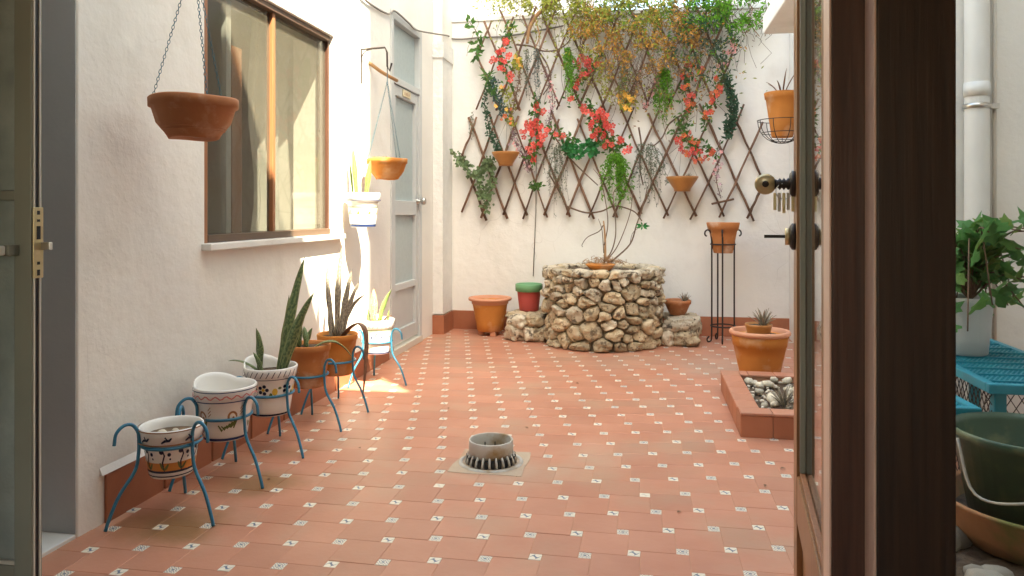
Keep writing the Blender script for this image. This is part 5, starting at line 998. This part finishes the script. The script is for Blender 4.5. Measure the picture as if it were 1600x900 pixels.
for a in ((0, SL, 0, .03), (0, SL, SL - .03, SL), (0, .03, .03, SL - .03), (SL - .03, SL, .03, SL - .03)): bevelled(MB().box(a[0], a[1], a[2], a[3], SZ - .04, SZ).build('edge', 'teal_iron', so_), .004)
o = link('seat_mesh', mesh_panel(.03, SL - .03, 0, SL - .06, 10, .003).mesh('mesh', 'teal_iron'), so_, (0, SL - .03, SZ - .01), rot=(R(90), 0, 0))
for x, y in ((.0, .0), (SL - .04, .0), (0, SL - .04), (SL - .04, SL - .04)): bevelled(MB().box(x, x + .04, y, y + .04, 0, SZ - .04).build('leg', 'teal_iron', so_), .004)
wp = make_pot('flower_pot', 'pale grey pot on the teal bench holding the ivy', 'flower pot', (1.32, 3.42, .452), .115, .09, .24, 'alu_grey', .03, .004, 'soil', .03)
iv = thing('ivy_plant', 'broad-leaved green ivy spilling over the pot on the teal bench', 'ivy', (1.33, 3.38, .68)); ri = random.Random(8)
def ivy_leaf():
    P = [(0, 0), (.28, -.12), (.55, .02), (.42, .30), (.52, .55), (.26, .62), (0, 1.05), (-.26, .62), (-.52, .55), (-.42, .30), (-.55, .02), (-.28, -.12)]
    return MB().add([(0, .38, .06)] + [(x, y, -.10 * abs(x) - .05 * y * y) for x, y in P], [(0, 1 + k, 1 + (k + 1) % 12) for k in range(12)])
ivm = [ivy_leaf().mesh('leaf', m) for m in ('leaf_ivy', 'leaf_green', 'leaf_lime')]
for k in range(34):
    a = k * 2.4 + .3; L0 = ri.uniform(.14, .40); up = ri.uniform(.04, .36); e = Vector((math.cos(a) * L0, math.sin(a) * L0, up - (.34 if k % 4 == 0 else .12 if k % 4 == 1 else 0))); pts = curve_pts([(0, 0, 0), (e.x * .4, e.y * .4, up * .8 + .05), tuple(e)], 5)
    MB().tube(pts, .003, 5).build('stem', 'twig', iv, True)
    for q in range(7):
        p = pts[min(len(pts) - 1, 2 + int(q * 1.4))]; o = link('leaf', ivm[(k + q) % 3 if q % 2 else 0], iv, tuple(p + Vector((ri.gauss(0, .02), ri.gauss(0, .02), ri.gauss(0, .015)))), rot=(ri.uniform(.2, 1.3), ri.uniform(-.5, .5), ri.uniform(0, 6.28))); s = ri.uniform(.05, .095); o.scale = (s, s, s)
# bucket, dish and rocks
bed = MB().disc(.36, .07, 30, c=(1.12, 2.34), jit=.012, rings=6).lathe([(.36, .07), (.40, 0)], 30, (1.12, 2.34, 0)).build('gravel_bed', 'soil'); tag(bed, 'low bed of earth under the rocks and the dish', 'soil', kind='stuff')
rk = random.Random(4)
for k in range(44):
    a = rk.uniform(0, 6.28); r = rk.uniform(.235, .40); s = rk.uniform(.025, .05); o = lump('rock', None, (1.12 + r * math.cos(a), 2.34 + r * math.sin(a), .07 + s * .35), (s * 1.2, s, s * .75), 'rock_grey', k * 1.9 + 1, 2, .75, .2); tag(o, 'grey rock heaped around the clay dish under the bucket', 'rock', 'rocks under the dish')
ds = thing('clay_trough', 'wide mossy clay dish holding the green bucket', 'dish', (1.13, 2.40, .08)); MB().lathe([(0, 0), (.20, 0), (.235, .05), (.258, .115), (.265, .124), (.255, .13), (.242, .12), (.21, .05), (0, .03)], 44).build('body', 'mossy_clay', ds, True); MB().disc(.215, .075, 30, jit=.006).build('soil', 'soil', ds, True)
bk = thing('bucket', 'dark green plastic bucket with a rope handle', 'bucket', (1.12, 2.42, .156)); MB().lathe([(0, .0), (.165, 0), (.203, .22), (.211, .223), (.212, .245), (.205, .247), (.197, .225), (.158, .01), (0, .008)], 40).build('body', 'bucket_green', bk, True)
MB().tube(curve_pts([(-.210, -.02, .22), (-.190, -.09, .08), (-.10, -.195, .10), (.04, -.225, .17), (.212, -.02, .23)], 6), .0045, 6).build('handle', 'rope', bk, True)

fl_ = MB(); fl_.add([(0, 0, .002), (.010, .006, .007), (.026, .002, .004), (.012, -.007, .006)], [(0, 3, 2, 1)]); flm = fl_.mesh('leaf', 'leaf_brown')
for k, (x, y) in enumerate([(0.533,3.156),(0.442,2.934),(-0.559,3.524),(0.121,2.645),(-1.458,2.684),(-1.951,2.384),(-1.033,3.788),(-0.402,4.492),(-2.077,6.11),(-1.256,3.103)]):
    o = link('fallen_leaf', flm, None, (x, y, .001), rot=(0, 0, k * 1.3)); tag(o, 'tiny dry brown leaf lying on the terracotta floor', 'leaf', 'fallen leaves on the floor')
